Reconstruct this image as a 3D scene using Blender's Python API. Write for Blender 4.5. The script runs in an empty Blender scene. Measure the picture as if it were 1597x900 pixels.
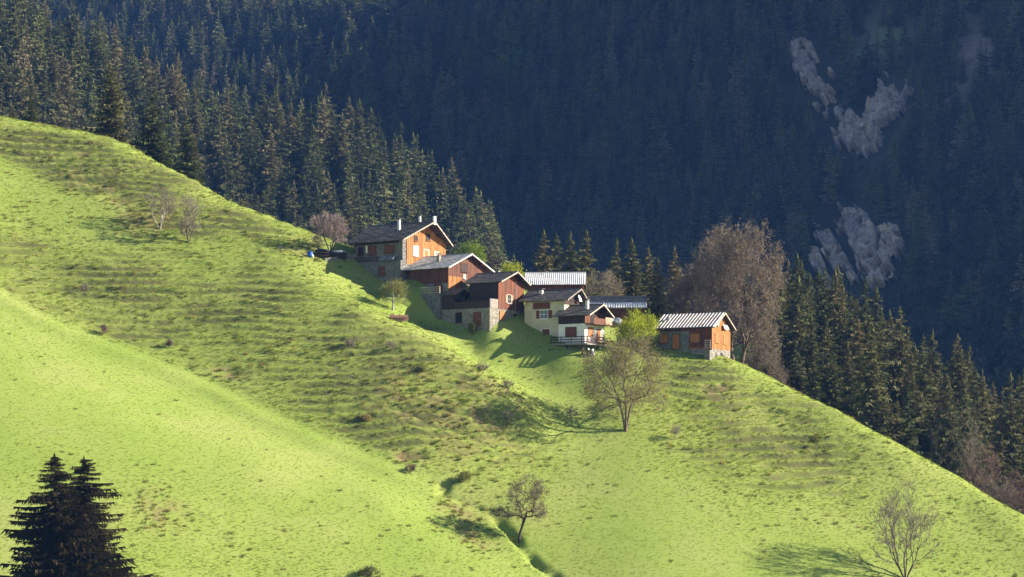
import bpy, math, random
import numpy as np
from mathutils import Vector

# ------------------------------------------------------------------ camera, world, sun, exposure
SC = bpy.context.scene
COL = SC.collection
F, CX, HY = 3800.0, 798.5, 750.0          # focal length in photo pixels, optical axis column, horizon row
cam = bpy.data.cameras.new('camera'); camo = bpy.data.objects.new('camera', cam); COL.objects.link(camo)
camo.location = (0, 0, 0); camo.rotation_euler = (math.radians(90), 0, 0)
cam.sensor_width = 36.0; cam.lens = 36.0 * F / 1597.0
cam.shift_y = (HY - 450.0) / 1597.0
cam.clip_start = 0.5; cam.clip_end = 6000
SC.camera = camo
SUN_AZ, SUN_EL = math.radians(4), math.radians(24.5)   # azimuth measured from +X (right) towards +Y (away)
SUN = np.array([math.cos(SUN_EL) * math.cos(SUN_AZ), math.cos(SUN_EL) * math.sin(SUN_AZ), math.sin(SUN_EL)])
w = bpy.data.worlds.new('World'); SC.world = w; w.use_nodes = True
nt = w.node_tree; bg = nt.nodes['Background']
sky = nt.nodes.new('ShaderNodeTexSky'); sky.sky_type = 'NISHITA'; sky.sun_disc = False
sky.sun_elevation = SUN_EL; sky.sun_rotation = math.atan2(SUN[0], SUN[1]); sky.altitude = 1600
nt.links.new(sky.outputs[0], bg.inputs[0]); bg.inputs[1].default_value = 0.052
sl = bpy.data.lights.new('sun', 'SUN'); sl.energy = 5.0; sl.angle = math.radians(0.53); sl.color = (1.0, 0.90, 0.74)
so = bpy.data.objects.new('sun', sl); COL.objects.link(so); so.location = (200, 100, 200)
so.rotation_euler = Vector(SUN).to_track_quat('Z', 'Y').to_euler()
SC.view_settings.view_transform = 'Standard'; SC.view_settings.look = 'None'
SC.view_settings.exposure = 1.8; SC.view_settings.gamma = 1.0
SC.render.engine = 'CYCLES'
SC.cycles.use_denoising = True
SC.cycles.max_bounces = 6; SC.cycles.transparent_max_bounces = 8; SC.cycles.volume_bounces = 1

rng = np.random.default_rng(7)
random.seed(7)

def pt(px, py, Y):
    return np.array([(px - CX) / F * Y, Y, (HY - py) / F * Y])
def proj(x, y, z):
    return CX + x / y * F, HY - z / y * F

# ------------------------------------------------------------------ noise
_perm = np.random.default_rng(3).permutation(512)
_val = np.random.default_rng(4).random(512)
def vnoise(x, y):
    xi = np.floor(x).astype(int); yi = np.floor(y).astype(int)
    fx = x - xi; fy = y - yi
    fx = fx * fx * (3 - 2 * fx); fy = fy * fy * (3 - 2 * fy)
    h = lambda a, b: _val[_perm[(_perm[a & 511] + b) & 511]]
    a = h(xi, yi); b = h(xi + 1, yi); c = h(xi, yi + 1); d = h(xi + 1, yi + 1)
    return (a * (1 - fx) + b * fx) * (1 - fy) + (c * (1 - fx) + d * fx) * fy
def fbm(x, y, o=4):
    s = 0; a = 0.5; n = 0
    for i in range(o):
        s = s + a * (vnoise(x + 17.3 * i, y + 9.1 * i) - 0.5); n += a; x = x * 2.03; y = y * 2.03; a *= 0.5
    return s / n * 2

# ------------------------------------------------------------------ materials
MATS = {}
def N(nt, t, **k):
    n = nt.nodes.new(t)
    for a, b in k.items(): setattr(n, a, b)
    return n
def mat(name, build):
    m = bpy.data.materials.new(name); m.use_nodes = True
    t = m.node_tree; p = t.nodes['Principled BSDF']; p.inputs['Specular IOR Level'].default_value = 0.2
    build(t, p); MATS[name] = m; return m
def ramp(t, fac, stops):
    r = N(t, 'ShaderNodeValToRGB'); el = r.color_ramp.elements
    while len(el) < len(stops): el.new(0.5)
    for e, (pos, c) in zip(el, stops): e.position = pos; e.color = (*c, 1)
    t.links.new(fac, r.inputs[0]); return r.outputs[0]
def coords(t, scale=(1, 1, 1), kind='Object'):
    c = N(t, 'ShaderNodeTexCoord'); m = N(t, 'ShaderNodeMapping'); m.inputs['Scale'].default_value = scale
    t.links.new(c.outputs[kind], m.inputs[0]); return m.outputs[0]
def noise(t, vec, s, d=4, r=0.6):
    n = N(t, 'ShaderNodeTexNoise'); n.inputs['Scale'].default_value = s; n.inputs['Detail'].default_value = d
    n.inputs['Roughness'].default_value = r; t.links.new(vec, n.inputs['Vector']); return n.outputs['Fac']
def mix(t, fac, a, b, mode='MIX'):
    m = N(t, 'ShaderNodeMix', data_type='RGBA', blend_type=mode)
    for v, i in ((fac, 0), (a, 6), (b, 7)):
        if isinstance(v, (int, float)): m.inputs[i].default_value = v
        elif isinstance(v, tuple): m.inputs[i].default_value = (*v, 1)
        else: t.links.new(v, m.inputs[i])
    return m.outputs[2]
def bump(t, p, h, dist, strength=1.0):
    b = N(t, 'ShaderNodeBump'); b.inputs['Distance'].default_value = dist; b.inputs['Strength'].default_value = strength
    t.links.new(h, b.inputs['Height']); t.links.new(b.outputs[0], p.inputs['Normal'])
def island(t): return N(t, 'ShaderNodeNewGeometry').outputs['Random Per Island']
def orand(t): return N(t, 'ShaderNodeObjectInfo').outputs['Random']
def leafy(name, stops, trans=0.35, tcol=None, per='object', rough=0.7):
    """foliage: diffuse plus translucent, colour varied per object and per clump"""
    m = bpy.data.materials.new(name); m.use_nodes = True; t = m.node_tree
    for n in list(t.nodes): t.nodes.remove(n)
    out = N(t, 'ShaderNodeOutputMaterial')
    c1 = ramp(t, orand(t) if per == 'object' else island(t), stops)
    c = mix(t, island(t), c1, (0.35, 0.35, 0.35), 'MULTIPLY')
    hv = N(t, 'ShaderNodeHueSaturation'); t.links.new(c1, hv.inputs['Color'])
    mr = N(t, 'ShaderNodeMapRange'); mr.inputs[3].default_value = 0.6; mr.inputs[4].default_value = 1.35
    t.links.new(island(t), mr.inputs[0]); t.links.new(mr.outputs[0], hv.inputs['Value'])
    d = N(t, 'ShaderNodeBsdfDiffuse'); tr = N(t, 'ShaderNodeBsdfTranslucent'); mx = N(t, 'ShaderNodeMixShader')
    t.links.new(hv.outputs[0], d.inputs[0])
    tc = mix(t, 1.0, hv.outputs[0], tcol or (1.3, 1.2, 0.6), 'MULTIPLY')
    t.links.new(tc, tr.inputs[0]); mx.inputs[0].default_value = trans
    t.links.new(d.outputs[0], mx.inputs[1]); t.links.new(tr.outputs[0], mx.inputs[2]); t.links.new(mx.outputs[0], out.inputs[0])
    MATS[name] = m; return m

def b_meadow(t, p):
    v = coords(t)
    a = N(t, 'ShaderNodeAttribute', attribute_name='rough').outputs['Fac']
    dr = N(t, 'ShaderNodeAttribute', attribute_name='dry').outputs['Fac']
    n1 = noise(t, v, 0.07, 5); n2 = noise(t, v, 1.1, 5, 0.7); n3 = noise(t, v, 0.35, 4)
    g = ramp(t, n1, [(0.3, (0.168, 0.232, 0.044)), (0.5, (0.196, 0.252, 0.056)), (0.7, (0.230, 0.262, 0.078))])
    g2 = ramp(t, n2, [(0.30, (0.125, 0.155, 0.034)), (0.48, (0.180, 0.215, 0.044)), (0.7, (0.225, 0.235, 0.070))])
    mm = N(t, 'ShaderNodeMath', operation='MULTIPLY'); t.links.new(a, mm.inputs[0]); mm.inputs[1].default_value = 0.75
    c = mix(t, mm.outputs[0], g, g2)
    dm = N(t, 'ShaderNodeMath', operation='MULTIPLY'); t.links.new(dr, dm.inputs[0])
    t.links.new(ramp(t, n3, [(0.4, (0, 0, 0)), (0.6, (1, 1, 1))]), dm.inputs[1])
    c = mix(t, dm.outputs[0], c, (0.20, 0.145, 0.075))
    ri = N(t, 'ShaderNodeAttribute', attribute_name='riser').outputs['Fac']; c = mix(t, ri, c, ramp(t, n3, [(0.35, (0.048, 0.062, 0.020)), (0.7, (0.095, 0.085, 0.038))]))  # riser bands: bare earth tone, with the overhang's shade painted into it
    t.links.new(c, p.inputs['Base Color']); p.inputs['Roughness'].default_value = 0.9
    p.inputs['Specular IOR Level'].default_value = 0.05
    bh = N(t, 'ShaderNodeMath', operation='MULTIPLY'); t.links.new(n2, bh.inputs[0]); t.links.new(a, bh.inputs[1]); bump(t, p, bh.outputs[0], 0.22, 0.8)
mat('meadow', b_meadow)
GRASS = [(0.0, (0.160, 0.228, 0.042)), (0.35, (0.182, 0.244, 0.050)), (0.7, (0.202, 0.252, 0.060)), (1.0, (0.240, 0.250, 0.090))]
leafy('grass', GRASS, 0.5, (1.25, 1.2, 0.55))
leafy('rough_grass', [(0, (0.11, 0.135, 0.034)), (0.4, (0.16, 0.185, 0.042)), (0.75, (0.21, 0.20, 0.065)), (1, (0.26, 0.20, 0.11))], 0.4)
leafy('needles', [(0, (0.062, 0.076, 0.032)), (0.4, (0.092, 0.100, 0.044)), (0.8, (0.128, 0.122, 0.058)), (1, (0.160, 0.134, 0.072))], 0.22, (1.2, 1.1, 0.6))
leafy('far_needles', [(0, (0.030, 0.040, 0.018)), (0.35, (0.075, 0.095, 0.036)), (0.7, (0.13, 0.15, 0.055)), (0.9, (0.18, 0.18, 0.08)), (1, (0.20, 0.17, 0.10))], 0.2, (1.2, 1.1, 0.6))
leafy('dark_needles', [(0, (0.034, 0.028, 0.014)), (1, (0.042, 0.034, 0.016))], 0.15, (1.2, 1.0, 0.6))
leafy('larch_needles', [(0, (0.11, 0.17, 0.030)), (1, (0.14, 0.20, 0.04))], 0.4)
leafy('lime_leaves', [(0, (0.23, 0.29, 0.030)), (1, (0.29, 0.33, 0.040))], 0.5)
leafy('young_leaves', [(0, (0.17, 0.19, 0.045)), (1, (0.21, 0.22, 0.06))], 0.45)
leafy('olive_buds', [(0, (0.15, 0.135, 0.055)), (1, (0.20, 0.175, 0.075))], 0.35)
leafy('brown_buds', [(0, (0.155, 0.128, 0.100)), (1, (0.215, 0.176, 0.135))], 0.3, (1.2, 1.0, 0.8))
leafy('twig_haze', [(0, (0.17, 0.148, 0.122)), (1, (0.22, 0.190, 0.155))], 0.2, (1.1, 1.0, 0.9))
leafy('purple_twigs', [(0, (0.13, 0.085, 0.085)), (1, (0.16, 0.105, 0.10))], 0.15, (1.1, 1.0, 0.9))
leafy('lilac_twigs', [(0, (0.27, 0.21, 0.20)), (1, (0.32, 0.25, 0.23))], 0.15, (1.1, 1.0, 0.9))
leafy('red_twigs', [(0, (0.15, 0.105, 0.095)), (1, (0.18, 0.12, 0.105))], 0.15, (1.1, 1.0, 0.9))
leafy('grey_twigs', [(0, (0.19, 0.165, 0.135)), (1, (0.24, 0.205, 0.17))], 0.15, (1.1, 1.0, 0.9))
leafy('broadleaf', [(0, (0.03, 0.045, 0.018)), (0.5, (0.05, 0.06, 0.025)), (1, (0.085, 0.085, 0.045))], 0.3)
def b_bark(col):
    def f(t, p):
        n = noise(t, coords(t, (6, 6, 1.2)), 3.0)
        t.links.new(ramp(t, n, [(0.3, tuple(c * 0.55 for c in col)), (0.7, col)]), p.inputs['Base Color'])
        p.inputs['Roughness'].default_value = 0.95; bump(t, p, n, 0.05)
    return f
mat('bark', b_bark((0.13, 0.10, 0.08))); mat('dark_bark', b_bark((0.07, 0.05, 0.04))); mat('pale_bark', b_bark((0.45, 0.42, 0.36)))
mat('warm_bark', b_bark((0.17, 0.125, 0.09)))
def b_floor(t, p):
    v = coords(t); cl = N(t, 'ShaderNodeAttribute', attribute_name='clear').outputs['Fac']
    rd = N(t, 'ShaderNodeAttribute', attribute_name='scree').outputs['Fac']
    n = noise(t, v, 0.08, 6)
    c = ramp(t, n, [(0.3, (0.02, 0.024, 0.012)), (0.7, (0.045, 0.045, 0.026))])
    c = mix(t, cl, c, ramp(t, n, [(0.3, (0.12, 0.15, 0.055)), (0.7, (0.18, 0.19, 0.085))]))
    c = mix(t, rd, c, ramp(t, n, [(0.3, (0.16, 0.115, 0.085)), (0.7, (0.30, 0.21, 0.15))]))
    t.links.new(c, p.inputs['Base Color']); p.inputs['Roughness'].default_value = 1.0
mat('forest_floor', b_floor)
def b_cliff(t, p):
    v = coords(t, (1, 1, 0.35)); n = noise(t, v, 0.10, 8, 0.75); n2 = noise(t, coords(t, (1, 1, 0.3)), 0.42, 7, 0.7)
    c = ramp(t, n, [(0.30, (0.20, 0.17, 0.13)), (0.46, (0.44, 0.35, 0.28)), (0.66, (0.68, 0.56, 0.46))])
    c = mix(t, 0.75, c, ramp(t, n2, [(0.38, (0.10, 0.10, 0.08)), (0.5, (0.7, 0.66, 0.6)), (0.65, (1.0, 0.95, 0.88))]), 'MULTIPLY')
    t.links.new(c, p.inputs['Base Color']); p.inputs['Roughness'].default_value = 0.95; bump(t, p, n2, 1.2)
mat('cliff_rock', b_cliff)
def b_stone(base):
    def f(t, p):
        v = coords(t, (1, 1, 1.5))
        vo = N(t, 'ShaderNodeTexVoronoi'); vo.inputs['Scale'].default_value = 2.6; vo.inputs['Randomness'].default_value = 0.9
        ve = N(t, 'ShaderNodeTexVoronoi', feature='DISTANCE_TO_EDGE'); ve.inputs['Scale'].default_value = 2.6; ve.inputs['Randomness'].default_value = 0.9
        t.links.new(v, vo.inputs['Vector']); t.links.new(v, ve.inputs['Vector'])
        s = N(t, 'ShaderNodeSeparateColor'); t.links.new(vo.outputs['Color'], s.inputs[0])
        c = ramp(t, s.outputs[0], [(0, tuple(x * 0.42 for x in base)), (0.5, base), (1, tuple(min(1, x * 1.5) for x in base))])
        c = mix(t, noise(t, v, 5, 5), c, tuple(x * 0.6 for x in base))
        e = ramp(t, ve.outputs['Distance'], [(0.0, (0, 0, 0)), (0.09, (1, 1, 1))])
        c = mix(t, e, tuple(x * 0.75 for x in base), c)
        t.links.new(c, p.inputs['Base Color']); p.inputs['Roughness'].default_value = 0.95; bump(t, p, e, 0.08)
    return f
mat('stone', b_stone((0.30, 0.275, 0.235))); mat('grey_stone', b_stone((0.22, 0.215, 0.20)))
def b_wood(c0, c1):
    def f(t, p):
        r = island(t); n = noise(t, coords(t, (7, 7, 0.6)), 2.0, 5)
        c = ramp(t, r, [(0, c0), (1, c1)])
        c = mix(t, ramp(t, n, [(0.35, (0, 0, 0)), (0.7, (1, 1, 1))]), c, tuple(x * 0.5 for x in c0))
        st = noise(t, coords(t, (1.6, 1.6, 0.22)), 0.9, 6, 0.7); c = mix(t, ramp(t, st, [(0.46, (0, 0, 0)), (0.68, (0.8, 0.8, 0.8))]), c, (c0[0] * 0.30 + 0.02, c0[1] * 0.36 + 0.018, c0[2] * 0.5 + 0.016))
        t.links.new(c, p.inputs['Base Color']); p.inputs['Roughness'].default_value = 0.75; bump(t, p, n, 0.02)
    return f
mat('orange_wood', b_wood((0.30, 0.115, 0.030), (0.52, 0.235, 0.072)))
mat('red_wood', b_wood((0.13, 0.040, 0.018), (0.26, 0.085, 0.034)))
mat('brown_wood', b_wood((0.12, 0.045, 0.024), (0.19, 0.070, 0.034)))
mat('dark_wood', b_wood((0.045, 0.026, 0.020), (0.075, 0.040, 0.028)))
mat('grey_wood', b_wood((0.24, 0.21, 0.18), (0.38, 0.33, 0.28)))
mat('pale_wood', b_wood((0.40, 0.34, 0.27), (0.58, 0.50, 0.42)))
def b_slate(c0, c1, moss=0.0, spec=0.3):
    def f(t, p):
        v = coords(t); r = island(t); n = noise(t, v, 0.9, 5)
        c = ramp(t, r, [(0, c0), (0.7, tuple((a + b) / 2 for a, b in zip(c0, c1))), (1, c1)])
        c = mix(t, ramp(t, n, [(0.45, (0, 0, 0)), (0.7, (moss, moss, moss))]), c, (0.10, 0.085, 0.055))
        t.links.new(c, p.inputs['Base Color']); p.inputs['Roughness'].default_value = 0.6
        p.inputs['Specular IOR Level'].default_value = spec
    return f
mat('dark_slate', b_slate((0.055, 0.05, 0.048), (0.14, 0.125, 0.115), 0.7))
mat('light_slate', b_slate((0.30, 0.30, 0.30), (0.58, 0.56, 0.54), 0.2))
mat('brown_slate', b_slate((0.14, 0.115, 0.095), (0.30, 0.25, 0.21), 0.6))
def b_metal(col, rough=0.45, rust=0.0):
    def f(t, p):
        v = coords(t); n = noise(t, v, 1.2, 5)
        c = ramp(t, n, [(0.35, tuple(x * 0.8 for x in col)), (0.65, col)])
        if rust: c = mix(t, ramp(t, noise(t, v, 0.8, 6, 0.7), [(0.5, (0, 0, 0)), (0.66, (rust, rust, rust))]), c, (0.20, 0.10, 0.06))
        t.links.new(c, p.inputs['Base Color']); p.inputs['Roughness'].default_value = rough
        p.inputs['Metallic'].default_value = 0.05; p.inputs['Specular IOR Level'].default_value = 0.5
    return f
mat('roof_metal', b_metal((0.60, 0.61, 0.61), 0.55, 0.4)); mat('rust_metal', b_metal((0.44, 0.40, 0.37), 0.5, 0.8)); mat('grey_metal', b_metal((0.35, 0.36, 0.37)))
def b_plain(col, rough=0.8, var=0.2, sc=2.0):
    def f(t, p):
        n = noise(t, coords(t), sc, 6, 0.65)
        t.links.new(ramp(t, n, [(0.3, tuple(x * (1 - var) for x in col)), (0.65, col)]), p.inputs['Base Color'])
        p.inputs['Roughness'].default_value = rough; bump(t, p, n, 0.02)
    return f
mat('cream_plaster', b_plain((0.60, 0.55, 0.40), 0.9, 0.38, 0.7)); mat('white_plaster', b_plain((0.78, 0.76, 0.71), 0.9, 0.25, 0.8))
mat('weathered_white', b_plain((0.55, 0.53, 0.50), 0.7, 0.3, 3)); mat('white_paint', b_plain((0.80, 0.78, 0.73), 0.6, 0.1)); mat('shutter', b_plain((0.16, 0.055, 0.028), 0.7, 0.3, 5))
mat('orange_shutter', b_plain((0.36, 0.14, 0.045), 0.7, 0.3, 5)); mat('pale_shutter', b_plain((0.62, 0.52, 0.40), 0.7, 0.2, 5))
mat('pink_panel', b_plain((0.42, 0.24, 0.17), 0.8, 0.3, 4))
mat('dark_void', b_plain((0.012, 0.010, 0.009), 0.6, 0.2)); mat('concrete', b_plain((0.30, 0.29, 0.28), 0.9, 0.3))
mat('blue_tarp', b_plain((0.015, 0.10, 0.50), 0.4, 0.3)); mat('dark_tarp', b_plain((0.018, 0.02, 0.035), 0.5, 0.4)); mat('grey_tarp', b_plain((0.22, 0.24, 0.30), 0.5, 0.4, 1.5))
mat('sign_grey', b_plain((0.10, 0.095, 0.10), 0.6, 0.2)); mat('white_cloth', b_plain((0.75, 0.74, 0.76), 0.9, 0.15)); mat('lilac_cloth', b_plain((0.35, 0.32, 0.38), 0.9, 0.3))
def b_glass(t, p):
    p.inputs['Base Color'].default_value = (0.02, 0.024, 0.03, 1); p.inputs['Roughness'].default_value = 0.1; p.inputs['Specular IOR Level'].default_value = 0.6
mat('glass', b_glass)
def b_soil(t, p):
    n = noise(t, coords(t), 1.6, 6)
    t.links.new(ramp(t, n, [(0.3, (0.07, 0.045, 0.028)), (0.7, (0.20, 0.135, 0.085))]), p.inputs['Base Color']); p.inputs['Roughness'].default_value = 1; bump(t, p, n, 0.3)
mat('bare_soil', b_soil)

# ------------------------------------------------------------------ object helpers
def props(o, label=None, cat=None, group=None, kind=None):
    for k, v in (('label', label), ('category', cat), ('group', group), ('kind', kind)):
        if v: o[k] = v
    return o
def link(name, data, parent=None, loc=None):
    o = bpy.data.objects.new(name, data); COL.objects.link(o); o.parent = parent
    if loc is not None: o.location = loc
    return o
def empty(name, loc, rz=0, label=None, cat=None, group=None):
    o = link(name, None, None, loc); o.rotation_euler = (0, 0, rz); o.empty_display_size = 0.3
    return props(o, label, cat, group)
def mesh_np(name, V, Fc, mats, idx=None, smooth=False):
    """V (n,3), Fc a list of (m,k) arrays"""
    me = bpy.data.meshes.new(name)
    V = np.asarray(V, dtype=np.float32); Fc = [np.asarray(f, dtype=np.int32) for f in Fc if len(f)]
    me.vertices.add(len(V)); me.vertices.foreach_set('co', V.ravel())
    tot = np.concatenate([np.full(len(f), f.shape[1], dtype=np.int32) for f in Fc])
    flat = np.concatenate([f.ravel() for f in Fc])
    me.loops.add(len(flat)); me.loops.foreach_set('vertex_index', flat)
    me.polygons.add(len(tot)); st = np.zeros(len(tot), dtype=np.int32); st[1:] = np.cumsum(tot)[:-1]
    me.polygons.foreach_set('loop_start', st)
    for m in mats: me.materials.append(MATS[m])
    if idx is not None: me.polygons.foreach_set('material_index', np.asarray(idx, dtype=np.int32))
    if smooth: me.polygons.foreach_set('use_smooth', np.ones(len(tot), dtype=bool))
    me.update(calc_edges=True)
    return me
class MB:
    def __init__(s): s.v = []; s.f = []
    def poly(s, pts):
        n = len(s.v); s.v += [tuple(p) for p in pts]; s.f.append(tuple(range(n, n + len(pts)))); return s
    def hexa(s, p):      # 8 points: bottom ring 0-3 ccw, top ring 4-7
        n = len(s.v); s.v += [tuple(q) for q in p]
        for f in ((3, 2, 1, 0), (4, 5, 6, 7), (0, 1, 5, 4), (1, 2, 6, 5), (2, 3, 7, 6), (3, 0, 4, 7)): s.f.append(tuple(n + i for i in f))
        return s
    def box(s, x0, x1, y0, y1, z0, z1):
        return s.hexa([(x0, y0, z0), (x1, y0, z0), (x1, y1, z0), (x0, y1, z0), (x0, y0, z1), (x1, y0, z1), (x1, y1, z1), (x0, y1, z1)])
    def prism(s, ring, d):   # ring of points extruded by vector d
        n = len(s.v); k = len(ring); s.v += [tuple(p) for p in ring] + [tuple(np.add(p, d)) for p in ring]
        s.f.append(tuple(range(n + k - 1, n - 1, -1))); s.f.append(tuple(range(n + k, n + 2 * k)))
        for i in range(k): j = (i + 1) % k; s.f.append((n + i, n + j, n + k + j, n + k + i))
        return s
    def tube(s, a, b, r0, r1=None, k=8):
        a = np.array(a, float); b = np.array(b, float); r1 = r0 if r1 is None else r1
        d = b - a; d /= np.linalg.norm(d); u = np.cross(d, (0, 0, 1.0) if abs(d[2]) < 0.9 else (1.0, 0, 0)); u /= np.linalg.norm(u); v = np.cross(d, u)
        n = len(s.v)
        for c, r in ((a, r0), (b, r1)):
            for i in range(k): an = 2 * math.pi * i / k; s.v.append(tuple(c + r * (u * math.cos(an) + v * math.sin(an))))
        for i in range(k): j = (i + 1) % k; s.f.append((n + i, n + j, n + k + j, n + k + i))
        s.f.append(tuple(n + i for i in range(k - 1, -1, -1))); s.f.append(tuple(n + k + i for i in range(k)))
        return s
    def build(s, name, m, parent=None, loc=None, smooth=False, kind=None):
        me = bpy.data.meshes.new(name); me.from_pydata(s.v, [], s.f); me.materials.append(MATS[m])
        if smooth: me.polygons.foreach_set('use_smooth', np.ones(len(me.polygons), dtype=bool))
        me.update(); o = link(name, me, parent, loc)
        if kind: o['kind'] = kind
        return o
def blob(name, m, parent, c, r, seed=0, amp=0.25, loc=None, sub=3):
    """a lumpy rounded solid (tarp, sack, bit of wall) made from a displaced sphere grid"""
    nu, nv = 8 * sub // 2, 5 * sub // 2; V = []
    for j in range(nv + 1):
        th = math.pi * j / nv
        for i in range(nu):
            ph = 2 * math.pi * i / nu
            k = 1 + amp * float(fbm(np.array([seed * 7.1 + 1.7 * math.cos(ph) * math.sin(th) + 5]), np.array([1.7 * math.sin(ph) * math.sin(th) + 1.9 * math.cos(th) + seed]), 3)[0]) * 2
            V.append((c[0] + r[0] * k * math.sin(th) * math.cos(ph), c[1] + r[1] * k * math.sin(th) * math.sin(ph), c[2] + r[2] * k * math.cos(th)))
    Fq = [(j * nu + i, (j + 1) * nu + i, (j + 1) * nu + (i + 1) % nu, j * nu + (i + 1) % nu) for j in range(nv) for i in range(nu)]
    return link(name, mesh_np(name, V, [Fq], [m], smooth=True), parent, loc)

# ------------------------------------------------------------------ the meadow hill: a thin-plate heightfield through surveyed points
# the hill leans on one tilted plane (falling to the right and towards the viewer); every surveyed point gives
# its photo column and row, how far it lies behind that plane, and how rough the pasture is there
def Yp(px, py): return 213.5 / (0.6 - 0.2 * (px - CX) / F - (HY - py) / F)
CP = [
 # near spur at lower left
 (0,900,-3,0.1),(200,900,-2,0.3),(400,900,0,0.4),(600,900,1,0.25),(750,900,2,0.15),(850,897,4,0.2),
 (0,750,-4,0.1),(200,780,-3,0.35),(400,800,-1,0.25),(600,830,1,0.15),(0,600,-5,0.0),(200,670,-4,0.0),(400,730,-2,0.0),(600,790,0,0.0),
 (-300,900,-3,0.1),(-300,600,-5,0.1),(-300,380,-2,0.2),
 # fold between the near spur and the middle slope
 (0,455,3,0.0),(110,515,3.5,0.0),(220,555,4,0.0),(330,600,4,0.0),(440,655,3.5,0.0),(560,705,3.5,0.0),(680,752,4,0.05),(760,820,4.5,0.2),
 # middle slope
 (0,350,5,0.7),(60,440,5,0.9),(200,450,3,0.9),(200,510,4.5,0.9),(400,550,1,0.9),(400,450,0,0.9),(500,600,0.5,1.0),(600,650,0,1.0),(300,400,2,0.6),(500,490,-2,0.8),(600,550,-3.5,0.8),(700,610,-3,1.0),(680,690,1.5,1.0),(760,650,-1,1.0),
 # upper fold
 (0,262,5,0.1),(100,303,5,0.1),(200,348,4,0.1),(350,392,1,0.4),(450,405,-1,0.5),
 (0,215,4,0.5),(100,245,4,0.9),(200,290,3,1.0),(300,330,2,0.9),(400,365,1,0.8),
 # skyline, left
 (-300,120,6,0.5),(0,181,7,0.5),(100,200,7,0.5),(200,226,6,0.6),(300,281,5,0.6),(400,331,4,0.6),(470,357,4,0.6),
 # the hollow with the hamlet
 (490,446,-3,0.6),(560,487,-4,0.7),(640,522,-4.5,0.7),(700,553,-4.5,0.7),(760,592,-4,0.8),(800,645,-1,0.7),
 (520,430,2,0.3),(560,440,4,0.2),(600,457,4.5,0.2),(628,440,1,0.2),(650,490,4.5,0.2),(692,515,3,0.2),(740,545,4.5,0.2),(800,575,5,0.1),
 (688,499,5,0.2),(764,509,-1.0,0.2),(735,507,2,0.2),(880,549,-0.5,0.1),(930,557,-1.5,0.1),(820,512,1,0.1),(868,533,0,0.1),(850,575,3.5,0.1),(900,600,2.5,0.2),(912,552,-1,0.1),
 (545,405,2,0.3),(690,470,0,0.2),(640,455,-1,0.2),
 # gully and the slope right of it
 (700,758,4,0.3),(800,695,3,0.3),(850,660,2.5,0.15),(800,780,3.5,0.15),(975,672,1.5,0.05),(1000,750,1,0.0),(1000,850,1,0.0),(1000,900,1,0.0),(1200,900,0,0.05),(1200,800,0,0.25),(1200,700,0,0.9),(1200,640,0,1.0),(1100,625,-1,1.0),(1100,585,-3,0.9),(1050,640,0,0.9),(1150,605,-2,1.0),(1150,660,-0.5,1.0),(1250,670,0,1.0),(1090,680,0.5,1.0),(1160,720,0,0.8),
 (1415,900,0,0.05),(1400,800,0,0.4),(1500,850,0,0.3),(1597,900,0,0.3),(1900,1050,0,0.3),(1300,720,0,0.6),(1500,790,0,0.5),
 # knoll of the right-hand house
 (1022,541,1,0.2),(1060,546,-1,0.2),(1112,557,-3.5,0.3),(1144,562,-2,0.3),(960,530,2,0.2),
 # behind the houses
 (600,402,8,0.3),(700,425,10,0.3),(760,440,10,0.3),(860,463,8,0.3),(960,492,11,0.3),(1050,525,12,0.3),
]
SKY_L = [(-300,120,6),(0,181,7),(100,200,7),(200,226,6),(300,281,5),(400,331,4),(470,357,4)]
SKY_R = [(1200,588,-1),(1300,637,0),(1400,691,0),(1500,746,0),(1597,804,0),(1800,920,0)]
W_ = [(*pt(a, b, Yp(a, b) + c), r) for a, b, c, r in CP + [(*q, 0.4) for q in SKY_R]]
for px, py, o in SKY_L:
    Y = Yp(px, py) + o; p = pt(px, py, Y); W_ += [(p[0], Y + 14, p[2] - 4, 0.5), (p[0], Y + 60, p[2] - 26, 0.5), (p[0], Y + 130, p[2] - 55, 0.5)]
for px, py, o in SKY_R:
    Y = Yp(px, py) + o; p = pt(px, py, Y); W_ += [(p[0], Y + 14, p[2] - 3.5, 0.4), (p[0] + 4, Y + 55, p[2] + 3, 0.4), (p[0] + 8, Y + 110, p[2] + 12, 0.4), (p[0] + 14, Y + 180, p[2] - 22, 0.4)]
for px, py, Y in ((540,400,420),(700,432,425),(860,468,424),(1000,508,424),(1100,535,420)):
    p = pt(px, py, Y); W_ += [(p[0], Y + 20, p[2] - 5, 0.3), (p[0], Y + 60, p[2] - 16, 0.3), (p[0], Y + 130, p[2] - 42, 0.3)]
for x, y, z in ((-120, 230, -38), (0, 230, -62), (120, 230, -84)): W_.append((x, y, z, 0.2))
W_ = np.array(W_)
def tps_k(r2): return 0.5 * r2 * np.log(r2 + 1e-12)
_c = W_[:, :2] / 100.0
def solve(vals, reg):
    n = len(_c); r2 = ((_c[:, None] - _c[None]) ** 2).sum(-1)
    A = np.zeros((n + 3, n + 3)); A[:n, :n] = tps_k(r2) + reg * np.eye(n); P = np.c_[np.ones(n), _c]; A[:n, n:] = P; A[n:, :n] = P.T
    return np.linalg.solve(A, np.r_[vals, 0, 0, 0])
_wz = solve(W_[:, 2], 1.5e-4)
def hill(x, y):
    x = np.asarray(x, float); y = np.asarray(y, float); sh = x.shape; q = np.c_[x.ravel(), y.ravel()] / 100.0; out = np.empty(len(q))
    for i in range(0, len(q), 40000):
        s = q[i:i + 40000]; r2 = (s[:, 0:1] - _c[:, 0]) ** 2 + (s[:, 1:2] - _c[:, 1]) ** 2
        out[i:i + 40000] = tps_k(r2) @ _wz[:-3] + _wz[-3] + s @ _wz[-2:]
    return out.reshape(sh)
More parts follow.
